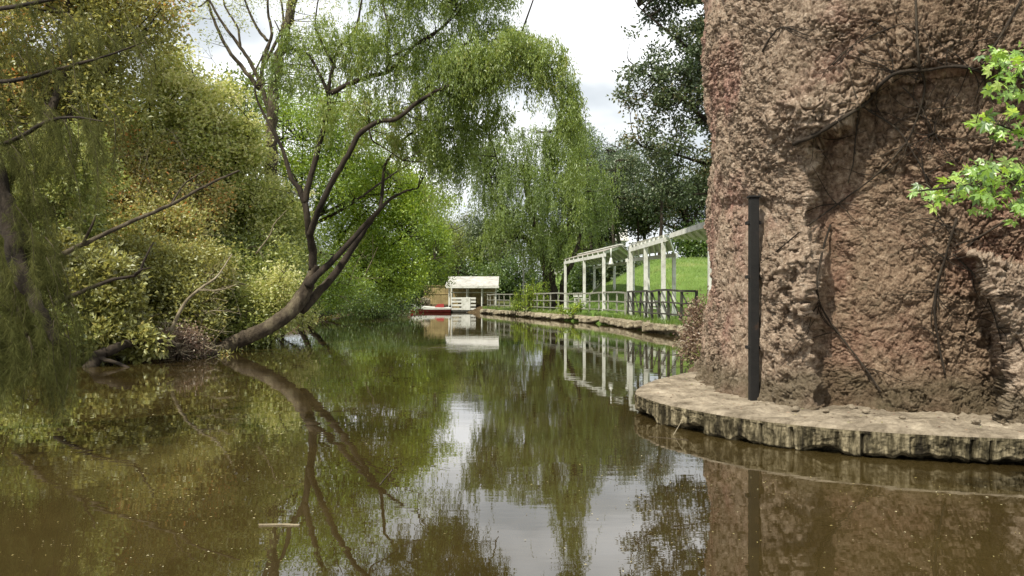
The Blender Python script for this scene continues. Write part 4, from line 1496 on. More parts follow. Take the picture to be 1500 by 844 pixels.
# --- far trees behind the boat shelter
far_specs = [
    ('grey green tree in the gap of sky above the boat shelter', 662, 350, 118, 30, 38, G_GREY, 0),
    ('rounded light green tree behind the roof of the boat shelter', 705, 365, 104, 32, 34, G_LIME, -.22),
    ('dark tree directly behind the boat shelter and tan fence', 660, 405, 98, 60, 24, G_DEEP, 0),
    ('dark tree right of the boat shelter behind the lamp post', 750, 410, 92, 46, 34, G_DEEP, 0),
    ('dark low tree behind the far left jetty', 590, 415, 92, 50, 34, G_DEEP, .1),
    ('tall grey green tree behind the right side of the big willow', 862, 250, 96, 46, 66, G_GREY, -.1),
    ('slim grey green tree rising left of the hill behind the pergolas', 912, 252, 104, 34, 46, G_GREY, -.1),
    ('deep green tree on the hill above the farther pergola', 880, 330, 84, 44, 36, G_GUM, 0),
    ('deep green tree on the hill above the nearer pergola', 945, 305, 82, 40, 34, G_GUM, .05),
    ('broad dark tree on the hill beside the rock tower', 1010, 290, 78, 52, 46, G_GUM, 0),
    ('light green tree behind the trunk of the big willow', 830, 365, 88, 34, 34, G_WILLOW, 0),
    ('dark hedge like tree on the hilltop behind the white awning', 1025, 352, 76, 44, 20, G_DEEP, .1),
    ('dark bushy tree on the slope seen through the farther pergola', 862, 405, 72, 34, 24, G_DEEP, .05),
    ('low dark bush overhanging the water behind the far left jetty', 528, 443, 81, 42, 11, G_DEEP, -.05),
    ('dark spreading bush on the lawn seen between the two pergolas', 905, 398, 64, 26, 20, G_GUM, .05),
    ('dull green tree behind the willow crown left side', 730, 345, 100, 34, 34, G_GUM, .1),
]
k = 0
for lab, px, py, Y, rx, rz, mt, ts in far_specs:
    k += 1
    c = W(px, py, Y)
    bl = [Bl(px + RNG.normal() * rx * .45, py + RNG.normal() * rz * .35, Y + RNG.normal() * 2, rx * .62, rz * .6) for _ in range(6)] + [Bl(px, py, Y, rx * .7, rz * .7), Bl(px, py + rz * .75, Y, rx * .5, rz * .4)]
    tree('background_tree', lab, 'tree', c[0], c[1], bl, mt, 230, 60, .55, .30, .17, r=.3, seed=20 + k, gap=.22, gscale=.35, ts=ts, wr=.05, shell=.6)

# thin trunks on the hill seen against the light
for lab, px, Y, hpy, r in [('slim dark trunked tree on the hill above the gap between the pergolas', 903, 76, 235, .17), ('slim twin of the hill trees nearest the willow', 868, 80, 250, .15), ('slim leafy tree on the hill just left of the rock tower', 965, 74, 215, .2), ('thin tree with a bare lower trunk on the hill behind the awning', 935, 79, 240, .13)]:
    c = W(px, 400, Y)
    z = gz(c[0], c[1])
    top = W(px + RNG.normal() * 8, hpy, Y)
    bl = [Bl(px + RNG.normal() * 16, hpy + 8 + 16 * j, Y, 20, 15, w=.6) for j in range(4)]
    tree('slim_tree', lab, 'tree', c[0], c[1], bl, G_GUM, 75, 45, .42, .24, .13, r=r, seed=int(px), gap=.15, wr=.04, skelx=[([np.array([c[0], c[1], z - .2]), (np.array([c[0], c[1], z]) + top) / 2 + RNG.normal(size=3) * .3, top], r, r * .3)])

# --- big willow on the right bank
Yr = 62.0
bw = gz(*W(806, 440, Yr)[:2])
p0 = W(808, 452, Yr); p0[2] = bw - .2
skr = [([p0, W(806, 420, Yr), W(800, 390, Yr), W(790, 350, Yr), W(776, 300, Yr), W(770, 250, Yr)], .62, .2),
       ([W(802, 400, Yr), W(816, 370, Yr), W(834, 330, Yr), W(842, 280, Yr), W(838, 230, Yr), W(826, 180, Yr)], .38, .12),
       ([W(797, 380, Yr), W(775, 355, Yr), W(745, 320, Yr), W(722, 280, Yr), W(712, 240, Yr)], .28, .1),
       ([W(778, 310, Yr), W(800, 270, Yr), W(812, 225, Yr), W(822, 160, Yr), W(826, 120, Yr)], .22, .06),
       ([p0 + np.array([.9, 0, 0]), W(826, 410, Yr), W(838, 385, Yr), W(852, 340, Yr)], .3, .12)]
rb_ = [Bl(730, 225, Yr, 42, 30), Bl(780, 215, Yr, 40, 34), Bl(826, 215, Yr, 30, 60), Bl(722, 260, Yr, 34, 40), Bl(765, 280, Yr - 2, 44, 50), Bl(820, 300, Yr, 44, 50),
       Bl(745, 330, Yr, 44, 34), Bl(800, 345, Yr - 1, 40, 30), Bl(852, 260, Yr, 26, 50), Bl(826, 150, Yr, 16, 40, w=1.0), Bl(700, 205, Yr, 24, 22), Bl(850, 190, Yr, 20, 30), Bl(880, 270, Yr + 3, 22, 44, w=.7), Bl(866, 330, Yr + 2, 24, 34, w=.7), Bl(862, 215, Yr, 22, 24, w=.5)]
tree('weeping_willow', 'big weeping willow on the right bank behind the pale fence with long hanging strands', 'tree', p0[0], p0[1], rb_, G_WILLOW, 850, 130, .30, .24, .055, seed=40, hang=2.0, gap=.16, gscale=.5, shell=.45, skelx=skr, wr=.045, ts=-.18)

# --- dark leaved tree behind the rock tower
Yg = 27.0
g0 = np.array([8.9, 27.5, gz(8.9, 27.5) - .2])
skg = [([g0, g0 + (-.1, 0, 3), W(1090, 220, Yg), W(1070, 120, Yg), W(1040, 20, Yg), W(1030, -80, Yg)], .3, .08),
       ([W(1088, 210, Yg), W(1040, 180, Yg), W(990, 140, Yg), W(950, 110, Yg), W(922, 90, Yg)], .1, .02),
       ([W(1070, 130, Yg), W(1020, 80, Yg), W(970, 40, Yg), W(935, 10, Yg)], .09, .02),
       ([W(1090, 230, Yg), W(1040, 240, Yg), W(985, 225, Yg), W(940, 215, Yg)], .08, .02),
       ([W(1090, 250, Yg), W(1050, 280, Yg), W(1000, 285, Yg)], .07, .02)]
gb = [Bl(1000, 20, Yg, 46, 50), Bl(958, 40, Yg, 36, 40, w=.7), Bl(1000, 120, Yg, 44, 50), Bl(952, 130, Yg, 38, 42, w=.6), Bl(990, 205, Yg, 44, 34, w=.8), Bl(940, 190, Yg, 26, 26, w=.4),
      Bl(1010, 270, Yg, 36, 36), Bl(970, 262, Yg, 28, 20, w=.5), Bl(1050, 100, Yg, 50, 120), Bl(980, -40, Yg, 60, 40), Bl(1080, 200, Yg, 60, 90, w=.6)]
tree('gum_tree', 'dark leaved tree with open clustered foliage against the sky just behind the rock tower', 'tree', g0[0], g0[1], gb, G_GUM, 620, 70, .16, .15, .075, seed=41, gap=.33, gscale=1.1, shell=.35, skelx=skg, flat=.7, wr=.02)

# --- left bank, near: layered shrubs and small trees
# (label, name, cat, base px, Y, blobs, material, clumps, per, hang, tint)
def lb(name, cat, label, bpx, Y, blobs, mt, ncl, per, cs=.24, ln=.12, wd_=.062, hang=0, ts=0, gap=.12, stems=3, r=.05, seed=0, dx=0, bark=BARK_DARK, minz=.06, gscale=1.0, wr=.012):
    bx = (bpx - 750) / F * Y + dx
    t = tree(name, label, cat, bx, Y, blobs, mt, ncl, per, cs, ln, wd_, stems=stems, r=r, seed=seed, hang=hang, ts=ts, gap=gap, bark=bark, minz=minz, gscale=gscale, wr=wr)
    # long bare shoots arching out of the foliage
    tb = Tubes()
    C_ = np.array([b[0] for b in blobs])
    Rr = np.array([b[1] for b in blobs])
    for k in range(34):
        i = RNG.integers(len(C_))
        c, rr_ = C_[i], Rr[i]
        a = c + RNG.normal(size=3) * rr_ * .4
        dirn = np.array([RNG.normal() * .9 + .25, -abs(RNG.normal()) * .6, RNG.normal() * .5 + .35])
        dirn /= np.linalg.norm(dirn)
        L_ = rr_.mean() * RNG.uniform(.9, 1.9)
        e = a + dirn * L_ + np.array([0, 0, -.12 * L_])
        m_ = (a + e) / 2 + np.array([0, 0, .12 * L_]) + RNG.normal(size=3) * L_ * .05
        if e[2] < .1: continue
        r_ = RNG.uniform(.006, .016) * Y / 20
        ln3 = smooth_line([a, m_, e], 5)
        tb.add(ln3, np.linspace(r_, r_ * .3, len(ln3)), 4)
        for q in range(2):
            b0 = ln3[RNG.integers(4, 9)]
            e2 = b0 + (dirn + RNG.normal(size=3) * .6) * L_ * .35
            tb.add(smooth_line([b0, (b0 + e2) / 2 + RNG.normal(size=3) * .03, e2], 3), np.linspace(r_ * .5, r_ * .2, 7), 4)
    tb.build('bare_shoots', BARK_MID if seed % 3 else BARK_PALE, t)['kind'] = 'stuff'
    return t


lb('waterside_shrub', 'shrub', 'olive shrub hanging over the water between the brushwood and the leaning trunk', 345, 25.5,
   [Bl(350, 440, 26, 60, 46), Bl(320, 400, 26, 60, 46), Bl(390, 400, 27, 50, 50), Bl(360, 470, 25.5, 50, 26), Bl(410, 440, 28, 30, 30, w=.6)], G_OLIVE, 520, 85, seed=50, ts=-.05)
lb('waterside_shrub', 'shrub', 'tangled rusty olive shrub behind the brushwood pile', 235, 21.5,
   [Bl(240, 440, 22, 70, 50), Bl(200, 400, 22, 60, 50), Bl(270, 470, 21.5, 46, 34), Bl(180, 470, 21, 50, 36), Bl(290, 400, 23, 44, 40)], G_RUST, 560, 85, seed=51, ts=-.02, cs=.22)
lb('waterside_shrub', 'shrub', 'yellowish shrub above the dark root beside the needle tree', 150, 18.5,
   [Bl(150, 440, 18.5, 50, 56), Bl(190, 500, 18.3, 44, 24, w=.6), Bl(110, 400, 19, 50, 60), Bl(130, 490, 18, 30, 36)], G_RUST, 460, 85, seed=52, ts=-.12, cs=.13, ln=.15, wd_=.08)
lb('bank_bush', 'bush', 'pale olive bush with silvery tips below the rising left limb of the willow', 390, 28.5,
   [Bl(360, 300, 28.5, 70, 50), Bl(330, 240, 28.5, 60, 50), Bl(410, 330, 29, 44, 40), Bl(300, 330, 28, 60, 50), Bl(380, 370, 28, 60, 36)], G_OLIVE, 420, 85, seed=53, ts=.12, cs=.2, r=.08, ln=.13, wd_=.06)
lb('bank_bush', 'bush', 'tall rust flecked bush in the middle of the left bank', 215, 25,
   [Bl(200, 300, 25, 70, 60), Bl(240, 350, 24, 60, 50), Bl(150, 320, 24, 60, 60), Bl(200, 230, 25, 50, 40), Bl(280, 290, 26, 50, 50)], G_RUST, 520, 85, seed=54, cs=.24, r=.08, ts=.14)
lb('bank_bush', 'bush', 'tall olive bush behind the hanging needles at the left edge', 60, 19.5,
   [Bl(60, 300, 20, 90, 80), Bl(20, 400, 19, 70, 70), Bl(100, 240, 20, 60, 60), Bl(50, 480, 17.5, 60, 50)], G_OLIVE, 480, 85, seed=55, cs=.15, r=.07, ts=-.08, dx=-.6)
lb('bank_tree', 'tree', 'dense brown green tree filling the upper left corner of the left bank', 80, 24,
   [Bl(60, 60, 24, 110, 70), Bl(160, 80, 24, 80, 60), Bl(0, 160, 24, 110, 70), Bl(200, 30, 24.5, 56, 54), Bl(130, 170, 24, 80, 46), Bl(40, -50, 24, 150, 60), Bl(170, -20, 24, 84, 44)], G_RUST, 620, 90, seed=56, cs=.3, r=.22, stems=2, ln=.15, wd_=.08, ts=-.02, wr=.025)
lb('bank_tree', 'tree', 'green tree with yellow touched foliage below the open sky at upper left', 285, 27,
   [Bl(260, 150, 27, 50, 46), Bl(290, 200, 27, 50, 46), Bl(240, 210, 27, 50, 40), Bl(320, 160, 28, 36, 34), Bl(250, 100, 27, 28, 32), Bl(345, 210, 28, 40, 40)], G_OLIVE, 400, 85, seed=57, cs=.22, r=.14, stems=2, ln=.15, wd_=.08, ts=.08, wr=.02)
lb('bank_tree', 'tree', 'deep green tree behind the pale limb on the left bank', 170, 31,
   [Bl(150, 220, 31, 120, 70), Bl(280, 250, 31, 80, 60), Bl(350, 150, 32, 40, 40, w=.5), Bl(60, 180, 31, 100, 80), Bl(330, 330, 31, 90, 70), Bl(180, 350, 31, 120, 70), Bl(430, 380, 32, 50, 50)], G_WILLOW, 560, 90, seed=58, cs=.36, r=.25, stems=2, ln=.16, wd_=.085, ts=-.05, gscale=.6, wr=.03)
lb('waterside_shrub', 'shrub', 'small pale flecked shrub beside the leaning trunk just above the water', 335, 24.5,
   [Bl(400, 425, 24, 34, 26), Bl(412, 452, 24.3, 22, 20), Bl(380, 455, 24, 28, 18), Bl(430, 462, 27, 30, 12), Bl(372, 478, 23.5, 26, 14)], G_OLIVE, 150, 60, seed=59, ts=.08, cs=.2, ln=.11, wd_=.06)
lb('waterside_shrub', 'shrub', 'small green shrub right of the leaning trunk where it meets the bank', 390, 37,
   [Bl(475, 430, 37, 34, 26), Bl(500, 400, 38, 36, 34), Bl(460, 455, 35, 24, 14), Bl(440, 420, 36, 34, 34)], G_LIME, 200, 75, seed=60, ts=-.3, cs=.22, ln=.12, wd_=.06)

# woodland mass behind the left bank, the same tree type repeated
proto = None
bl = [((0, 0, 6.5), (2.6, 2.4, 2.4), 1), ((1.2, .4, 5), (2.2, 2, 2), 1), ((-1.4, -.2, 4.6), (2.2, 2, 2), 1), ((.2, -.4, 8.2), (1.8, 1.8, 1.6), 1), ((0, .3, 2.8), (2.6, 2.2, 1.8), 1), ((-.8, .5, 7.4), (1.8, 1.8, 1.6), 1)]
wl = 'leafy green woodland tree in the dense rows behind the left bank'
proto = thing('woodland_tree', wl, 'tree', (0, 0, 0), 'woodland trees behind the left bank')
tb = Tubes(.04)
skp = [limb(tb, [np.array([0, 0, -.3]), np.array([.1, 0, 2.5]), np.array([-.1, .1, 5]), np.array([.1, 0, 8])], .2, .05)]
for q in range(7):
    a_ = q * 2.4
    z_ = 2.5 + q * .75
    skp.append(limb(tb, [np.array([0, 0, z_]), np.array([math.cos(a_) * 1.1, math.sin(a_) * 1.1, z_ + .6]), np.array([math.cos(a_) * 2.2, math.sin(a_) * 2.2, z_ + 1.4])], .09, .02, 4, 6))
tb.build('trunk', BARK_DARK, proto)
crown('crown', proto, G_OLIVE, bl, 420, 75, .38, .17, .09, seed=70, skel=skp, twig_mat=BARK_DARK, gap=.12, shell=.5, tint_shift=-.2, twig_r=.02)
spots = [(-19, 24, 1.0, 0), (-17, 31, 1.05, 2), (-23, 36, 1.1, 4), (-27, 28, 1.25, 1), (-18, 41, .95, 3), (-24, 47, 1.2, 5), (-31, 40, 1.3, 2.5), (-18.5, 53, .9, 1.5), (-22, 62, 1.0, .5), (-21, 73, 1.0, 2.2), (-30, 56, 1.3, 4.4),
         (-16, 88, 1.0, 5.2), (-25, 84, 1.2, 3.3), (-8, 96, 1.0, .7), (-16.5, 17, .9, 3.9), (-21, 15, 1.1, 1.1)]
for i, (x, y, s_, a_) in enumerate(spots):
    o = proto if i == 0 else proto.copy()
    if i: col.objects.link(o)
    o.location = (x, y, gz(x, y))
    o.rotation_euler = (0, 0, a_)
    o.scale = (s_, s_, s_)
    if i:
        for ch in PCH:
            c = ch.copy()
            col.objects.link(c)
            c.parent = o
    else:
        PCH = [c for c in bpy.data.objects if c.parent == proto]

# --- slanting limbs and roots on the left bank
def branch_thing(name, label, cat, segs, mat, sides=10, rough=.06, extra=None):
    t = thing(name, label, cat, segs[0][0][0])
    for pts, r0, r1 in segs[:1]:
        tb = Tubes(rough)
        limb(tb, pts, r0, r1, 6, sides)
        tb.build('stem', mat, t)
    for pts, r0, r1 in segs[1:]:
        tb = Tubes(rough)
        limb(tb, pts, r0, r1, 5, 6)
        tb.build('side_branch', mat, t)
    return t


branch_thing('dead_limb', 'long bare dead limb slanting up across the shrubs of the left bank', 'branch',
             [([W(20, 425, 16.5), W(68, 385, 16.3), W(118, 360, 16.2), W(180, 330, 16.4), W(250, 300, 16.8), W(310, 268, 17.2), W(350, 250, 17.6)], .065, .02),
              ([W(120, 360, 16.2), W(135, 330, 16), W(140, 315, 16)], .04, .012), ([W(250, 300, 16.8), W(270, 270, 17), W(300, 250, 17)], .025, .01)], BARK_MID)
branch_thing('dead_limb', 'dark crooked limb reaching right above the rusty shrubs at the left', 'branch',
             [([W(80, 445, 16.5), W(128, 424, 16.4), W(165, 410, 16.4), W(200, 402, 16.5), W(212, 380, 16.6), W(225, 355, 16.8)], .05, .015),
              ([W(196, 404, 16.5), W(206, 396, 16.4), W(222, 392, 16.4)], .03, .01)], BARK_DARK)
branch_thing('dead_limb', 'thin grey limb curving up from the brushwood pile', 'branch',
             [([W(248, 490, 19), W(268, 448, 19), W(290, 425, 19.2), W(318, 405, 19.4), W(340, 372, 19.6)], .05, .014), ([W(290, 425, 19.2), W(320, 425, 19.2), W(345, 418, 19)], .02, .008)], BARK_PALE, 6)
branch_thing('thin_branch', 'thin pale twiggy branch slanting above the pale flecked shrub', 'branch',
             [([W(375, 372, 23), W(395, 345, 23), W(402, 328, 23), W(420, 308, 23)], .025, .01)], BARK_PALE, 6)
branch_thing('tree_root', 'dark arching root at the waterline beside the needle tree', 'root',
             [([W(126, 545, 17.2), W(142, 524, 17.4), W(168, 510, 17.6), W(200, 502, 18), W(232, 500, 18.3), W(262, 506, 18.6)], .13, .07),
              ([W(142, 524, 17.4), W(165, 530, 17.3), W(196, 542, 17.1)], .06, .03)], BARK_DARK)
t = thing('cut_log', 'short cut log with pale sawn ends lying at the waterline by the leaning trunk', 'log', W(300, 524, 20.2))
tb = Tubes(.05)
a_, b_ = W(284, 530, 20.0), W(317, 517, 20.3)
tb.add(smooth_line([a_, (a_ + b_) / 2, b_], 4), .10, 12)
tb.build('log_body', BARK_DARK, t)
d_ = (b_ - a_) / np.linalg.norm(b_ - a_)
for e_, s_ in ((a_, -1), (b_, 1)):
    tb = Tubes()
    tb.add([e_ + d_ * s_ * .003, e_ + d_ * s_ * .02], .095, 12)
    tb.build('sawn_end', BARK_PALE, t)

# brushwood pile
t = thing('brushwood_pile', 'pile of tangled brown and pale twigs on the waterline left of the leaning trunk', 'brushwood', W(258, 520, 19.6))
for nm, mt, n in (('brown_twigs', BARK_MID, 170), ('pale_twigs', BARK_PALE, 60)):
    tb = Tubes()
    for k in range(n):
        c = W(RNG.normal(262, 26), 0, 19.8 + RNG.normal() * .5)
        c[2] = abs(RNG.normal(.02, .30))
        d = RNG.normal(size=3) * np.array([1, 1, .6])
        d /= np.linalg.norm(d)
        L_ = RNG.uniform(.15, .55)
        tb.add(smooth_line([c - d * L_, c + RNG.normal(size=3) * .05, c + d * L_], 3), np.linspace(.011, .004, 7), 4)
    tb.build(nm, mt, t)
crown('dry_leaves', t, G_DRY, [Bl(262, 505, 19.8, 46, 20)], 90, 50, .09, .07, .04, seed=71, gap=0, minz=.03)

# --- weeping needle tree in the left foreground
Yn = 8.6
n0 = W(-60, 560, Yn)
n0[2] = -.3
tn = thing('needle_tree', 'foreground weeping needle-leaved tree hanging its grey green sprays over the water at the left edge', 'tree', n0)
tb = Tubes(.06)
skn = []
skn = [limb(tb, [W(-190, 660, 8.6), W(-120, 520, 8.6), W(-60, 380, 8.5), W(-40, 250, 8.4), W(-60, 80, 8.4), W(-60, -120, 8.4)], .17, .09, 6, 10)]
skn.append(limb(tb, [W(-60, 120, 8.0), W(-20, 230, 7.9), W(8, 310, 7.8), W(30, 390, 7.7), W(56, 450, 7.6), W(84, 505, 7.6)], .15, .04, 6, 8))
skn.append(limb(tb, [W(-45, 230, 8.4), W(20, 205, 8.0), W(70, 178, 7.7), W(110, 172, 7.5), (W(150, 178, 7.4))], .028, .006, 6, 8))
skn.append(limb(tb, [W(-50, 120, 8.4), W(20, 118, 8.0), W(90, 100, 7.8), W(150, 84, 7.6), W(210, 62, 7.5)], .028, .006, 6, 8))
skn.append(limb(tb, [W(-50, 350, 8.4), W(-10, 390, 8.0), W(26, 450, 7.8), W(50, 520, 7.7)], .05, .015, 6, 8))
skn.append(limb(tb, [W(-60, 20, 8.4), W(20, 10, 8.0), W(90, -4, 7.8), W(160, -20, 7.6), W(230, -25, 7.6)], .028, .006, 6, 8))
tb.build('trunk', BARK_DARK, tn)
# needle sprays: fine strands falling from the limbs
def needles(name, n_str, per, spots, length, nl, nw, mat, spread):
    S0, S1 = [], []
    for (px, py, Y, rx, ry, w_) in spots:
        n_ = int(n_str * w_)
        c = np.stack([W(px + RNG.normal() * rx, py + RNG.normal() * ry, Y + RNG.normal() * .25) for _ in range(n_)])
        S0.append(c)
    S0 = np.vstack(S0)
    n_ = len(S0)
    drift = np.stack([RNG.normal(.12, .16, n_), RNG.normal(0, .14, n_), -np.abs(RNG.normal(1, .25, n_))], 1) * (length * RNG.uniform(.4, 1.2, n_))[:, None]
    curve = np.stack([RNG.normal(.18, .12, n_), RNG.normal(0, .1, n_), np.zeros(n_)], 1) * length
    ii = np.repeat(np.arange(n_), per)
    t_ = RNG.random(len(ii))[:, None]
    P = S0[ii] + drift[ii] * t_ + curve[ii] * (t_ * (1 - t_) * 2)
    D = unit(drift[ii]) + RNG.normal(size=P.shape) * spread
    V, Fq = leaf_quads(P, D, nl * RNG.uniform(.5, 1.2, len(P)), nw)
    ctint = RNG.random(n_)
    tint = np.clip(.45 + .35 * (ctint[ii] - .5) + .35 * (RNG.random(len(P)) - .5), 0, 1)
    kp = P[:, 2] > .02
    mesh_np(name, V, Fq[kp], mat, tn, tint[kp])
    tb = Tubes()
    for k in range(0, n_, 2):
        tt = np.linspace(0, 1, 5)[:, None]
        L_ = S0[k] + drift[k] * tt + curve[k] * (tt * (1 - tt) * 2)
        if L_[:, 2].min() < 0.03: continue
        tb.add(L_, np.linspace(.004, .0015, 5), 4)
    if tb.n: tb.build('strands', BARK_MID, tn)['kind'] = 'stuff'


needles('needle_sprays', 120, 230,
        [(20, 320, 8.1, 26, 40, .5), (50, 400, 8.0, 26, 40, .6), (16, 440, 7.9, 30, 40, .6), (72, 470, 7.9, 22, 24, .35), (30, 200, 8.0, 34, 20, .35), (90, 165, 7.8, 30, 10, .25), (140, 190, 7.6, 10, 12, .07), (-20, 260, 8.2, 26, 70, .6), (-10, 480, 7.9, 30, 24, .5)],
        .62, .13, .0026, G_NEEDLE, .55)
needles('upper_needle_sprays', 45, 150,
        [(40, 20, 8.0, 40, 30, .4), (110, 30, 7.9, 40, 22, .4), (180, 40, 7.7, 26, 22, .25), (210, 80, 7.7, 14, 10, .08), (-10, 90, 8.2, 30, 50, .5), (70, 90, 7.9, 40, 20, .3)],
        .42, .10, .003, G_NEEDLE, .6)

# --- dry brown shrub between tower and quay
tree('dry_shrub', 'dry reddish brown shrub growing against the left foot of the rock tower', 'shrub', 3.75, 15.2,
     [Bl(1024, 474, 15, 13, 28), Bl(1014, 510, 15, 11, 20), Bl(1026, 510, 14.6, 14, 26), Bl(1028, 440, 15.4, 10, 14)], G_DRY, 150, 55, .10, .06, .03, stems=7, r=.02, seed=80, gap=.35, gscale=3, shell=0, bark=BARK_MID, wr=.006, minz=.3)
# light green canes by the fence
def canes(label, px, Y, n, h, rx):
    x0_ = (px - 750) / F * Y
    z = max(.38, gz(x0_, Y))
    t = thing('cane_plant', label, 'plant', (x0_, Y, z))
    tb = Tubes()
    pos, dirs = [], []
    for k in range(n):
        b0 = np.array([x0_ + RNG.normal() * rx, Y + RNG.normal() * rx * .6, z])
        tp = b0 + np.array([RNG.normal() * .35, RNG.normal() * .3, h * RNG.uniform(.55, 1.1)])
        ln_ = smooth_line([b0, (b0 + tp) / 2 + RNG.normal(size=3) * .08, tp], 4)
        tb.add(ln_, np.linspace(.025, .01, len(ln_)), 4)
        m_ = 34
        tt = RNG.random(m_) * .9 + .1
        ix = tt * (len(ln_) - 1)
        i0 = ix.astype(int).clip(0, len(ln_) - 2)
        pos.append(ln_[i0] + (ln_[i0 + 1] - ln_[i0]) * (ix - i0)[:, None])
        dirs.append(RNG.normal(size=(m_, 3)) + np.array([0, 0, .4]))
    tb.build('stems', BARK_MID, t)
    pos, dirs = np.vstack(pos), np.vstack(dirs)
    V, Fq = leaf_quads(pos, dirs, .34 * RNG.uniform(.6, 1.2, len(pos)), .07)
    mesh_np('foliage', V, Fq, G_LIME, t, RNG.random(len(pos)) * .9)


canes('tall light green cane clump in front of the fence below the lamp post', 784, 60.5, 34, 2.4, .55)
canes('shorter light green cane clump left of the tall cane clump by the fence', 762, 64, 22, 1.6, .4)
canes('low pale green leafy plant at the quay edge below the farther pergola', 838, 50.2, 10, .7, .3)

# --- fresh green branch reaching in from the right
Yf = 5.3
f0 = W(1640, 330, Yf + .3)
tf = thing('leafy_branch', 'fresh lime green maple-like branch reaching in from the right in front of the rock tower', 'branch', f0)
tb = Tubes(.03)
bz = W(1800, 600, 6.1)
bz[2] = .28
sf = [limb(tb, [bz, W(1760, 450, 5.9), W(1660, 350, 5.6), W(1560, 285, 5.4), W(1500, 268, 5.3), W(1440, 270, 5.25), W(1390, 275, 5.2), W(1345, 280, 5.2)], .03, .005, 6, 8),
      limb(tb, [W(1660, 350, 5.6), W(1600, 230, 5.4), W(1540, 150, 5.3), W(1500, 118, 5.3), W(1465, 105, 5.3)], .018, .004, 5, 6),
      limb(tb, [W(1560, 285, 5.4), W(1520, 215, 5.3), W(1470, 185, 5.3), W(1430, 180, 5.3)], .01, .003, 5, 6),
      limb(tb, [W(1500, 270, 5.3), W(1460, 250, 5.3), W(1425, 240, 5.3)], .008, .003, 4, 6)]
tb.build('stem', BARK_DARK, tf)


def maple(pos, d, size):
    """five-lobed leaf made of quads"""
    pts, fs, n0_ = [], [], 0
    d = d / np.linalg.norm(d)
    nrm = RNG.normal(size=3) * .55 + np.array([0, -.45, .9])
    s = np.cross(d, nrm)
    s /= np.linalg.norm(s)
    u = np.cross(s, d)
    lobes = [(-105, .55), (-52, .85), (0, 1.0), (52, .85), (105, .55)]
    for a, l in lobes:
        a = math.radians(a + RNG.normal() * 5)
        dd = d * math.cos(a) + s * math.sin(a)
        pp = -d * math.sin(a) + s * math.cos(a)
        droop = -u * (.18 * l)
        pts += [pos, pos + (dd * .5 * l + pp * .19 + droop * .2) * size, pos + (dd * l + droop) * size, pos + (dd * .5 * l - pp * .19 + droop * .2) * size]
        fs.append((n0_, n0_ + 1, n0_ + 2, n0_ + 3))
        n0_ += 4
    return pts, fs


V, Fl, tn_ = [], [], []
clusters = [(1468, 92, 26, 24, 26), (1482, 125, 26, 22, 24), (1490, 80, 20, 12, 10), (1440, 178, 22, 10, 12), (1474, 192, 24, 12, 12), (1370, 288, 24, 14, 14), (1418, 268, 34, 22, 34), (1460, 280, 40, 26, 44), (1440, 245, 24, 14, 18), (1490, 250, 16, 18, 18), (1345, 278, 10, 8, 5), (1500, 300, 26, 18, 22), (1540, 200, 30, 60, 30), (1560, 290, 40, 40, 34), (1490, 170, 16, 12, 6)]
leaf_ids = 0
SFK = np.vstack(sf)
tbp = Tubes()
for (px, py, rx, ry, n) in clusters:
    for k in range(int(n * 1.5)):
        p = W(px + RNG.normal() * rx * .6, py + RNG.normal() * ry * .6, Yf + RNG.normal() * .12)
        j = np.argmin(np.linalg.norm(SFK - p, axis=1))
        d = np.array([RNG.normal() * .6 - .35, RNG.normal() * .4 - .2, -.45 + RNG.normal() * .35])
        pts, fs = maple(p, d, RNG.uniform(.03, .08))
        b0 = len(V)
        V += pts
        Fl += [tuple(b0 + q for q in f) for f in fs]
        tn_ += [float(np.clip(RNG.normal(.5, .25), 0, 1))] * 5
        if k % 3 == 0:
            tbp.add(smooth_line([SFK[j], (SFK[j] + p) / 2 + np.array([0, 0, .03]), p], 3), np.linspace(.003, .0015, 7), 4)
mesh_np('foliage', V, Fl, G_FRESH, tf, tn_)
tbp.build('twigs', BARK_MID, tf)

# ------------------------------------------------------------------ grass along the quay and on the lawn
n = 26000
s_ = RNG.random(n) * sv[-1]
i_ = np.clip(np.searchsorted(sv, s_), 0, ns - 1)
inl = np.abs(RNG.normal(.45, .45, n)) + .10
cl = vnoise(np.stack([s_ * 1.3, inl * 2, 0 * s_], 1), 5)
kp = cl > -.15
i_, inl = i_[kp], inl[kp]
pos = np.column_stack([QE[i_] + QN[i_] * inl[:, None], np.zeros(len(i_))])
pos[:, 2] = np.where(inl < 1.1, .40, ground(pos[:, :2]))
hts = np.abs(RNG.normal(.16, .09, len(pos))) + .04
m2 = 42000
gx_ = RNG.uniform(4.5, 24, m2)
gy_ = RNG.uniform(34, 72, m2)
ok = (gx_ / gy_ > .09) & (gx_ / gy_ < .27)
hp = np.column_stack([gx_[ok], gy_[ok], ground(np.column_stack([gx_[ok], gy_[ok]]))])
pos = np.vstack([pos, hp])
hts = np.concatenate([hts, np.abs(RNG.normal(.12, .05, len(hp))) + .03])
D = RNG.normal(size=pos.shape) * .35 + np.array([0, 0, 1.0])
V, Fq = leaf_quads(pos, D, hts, .022)
gtint = np.clip(.45 + .3 * fbm(pos * .3, 2, 8) + .35 * (RNG.random(len(pos)) - .5), 0, 1)
g = mesh_np('grass', V, Fq, G_GRASS, None, gtint)
tag(g, 'tufts of grass along the quay edge and on the lawn', 'grass', kind='stuff')

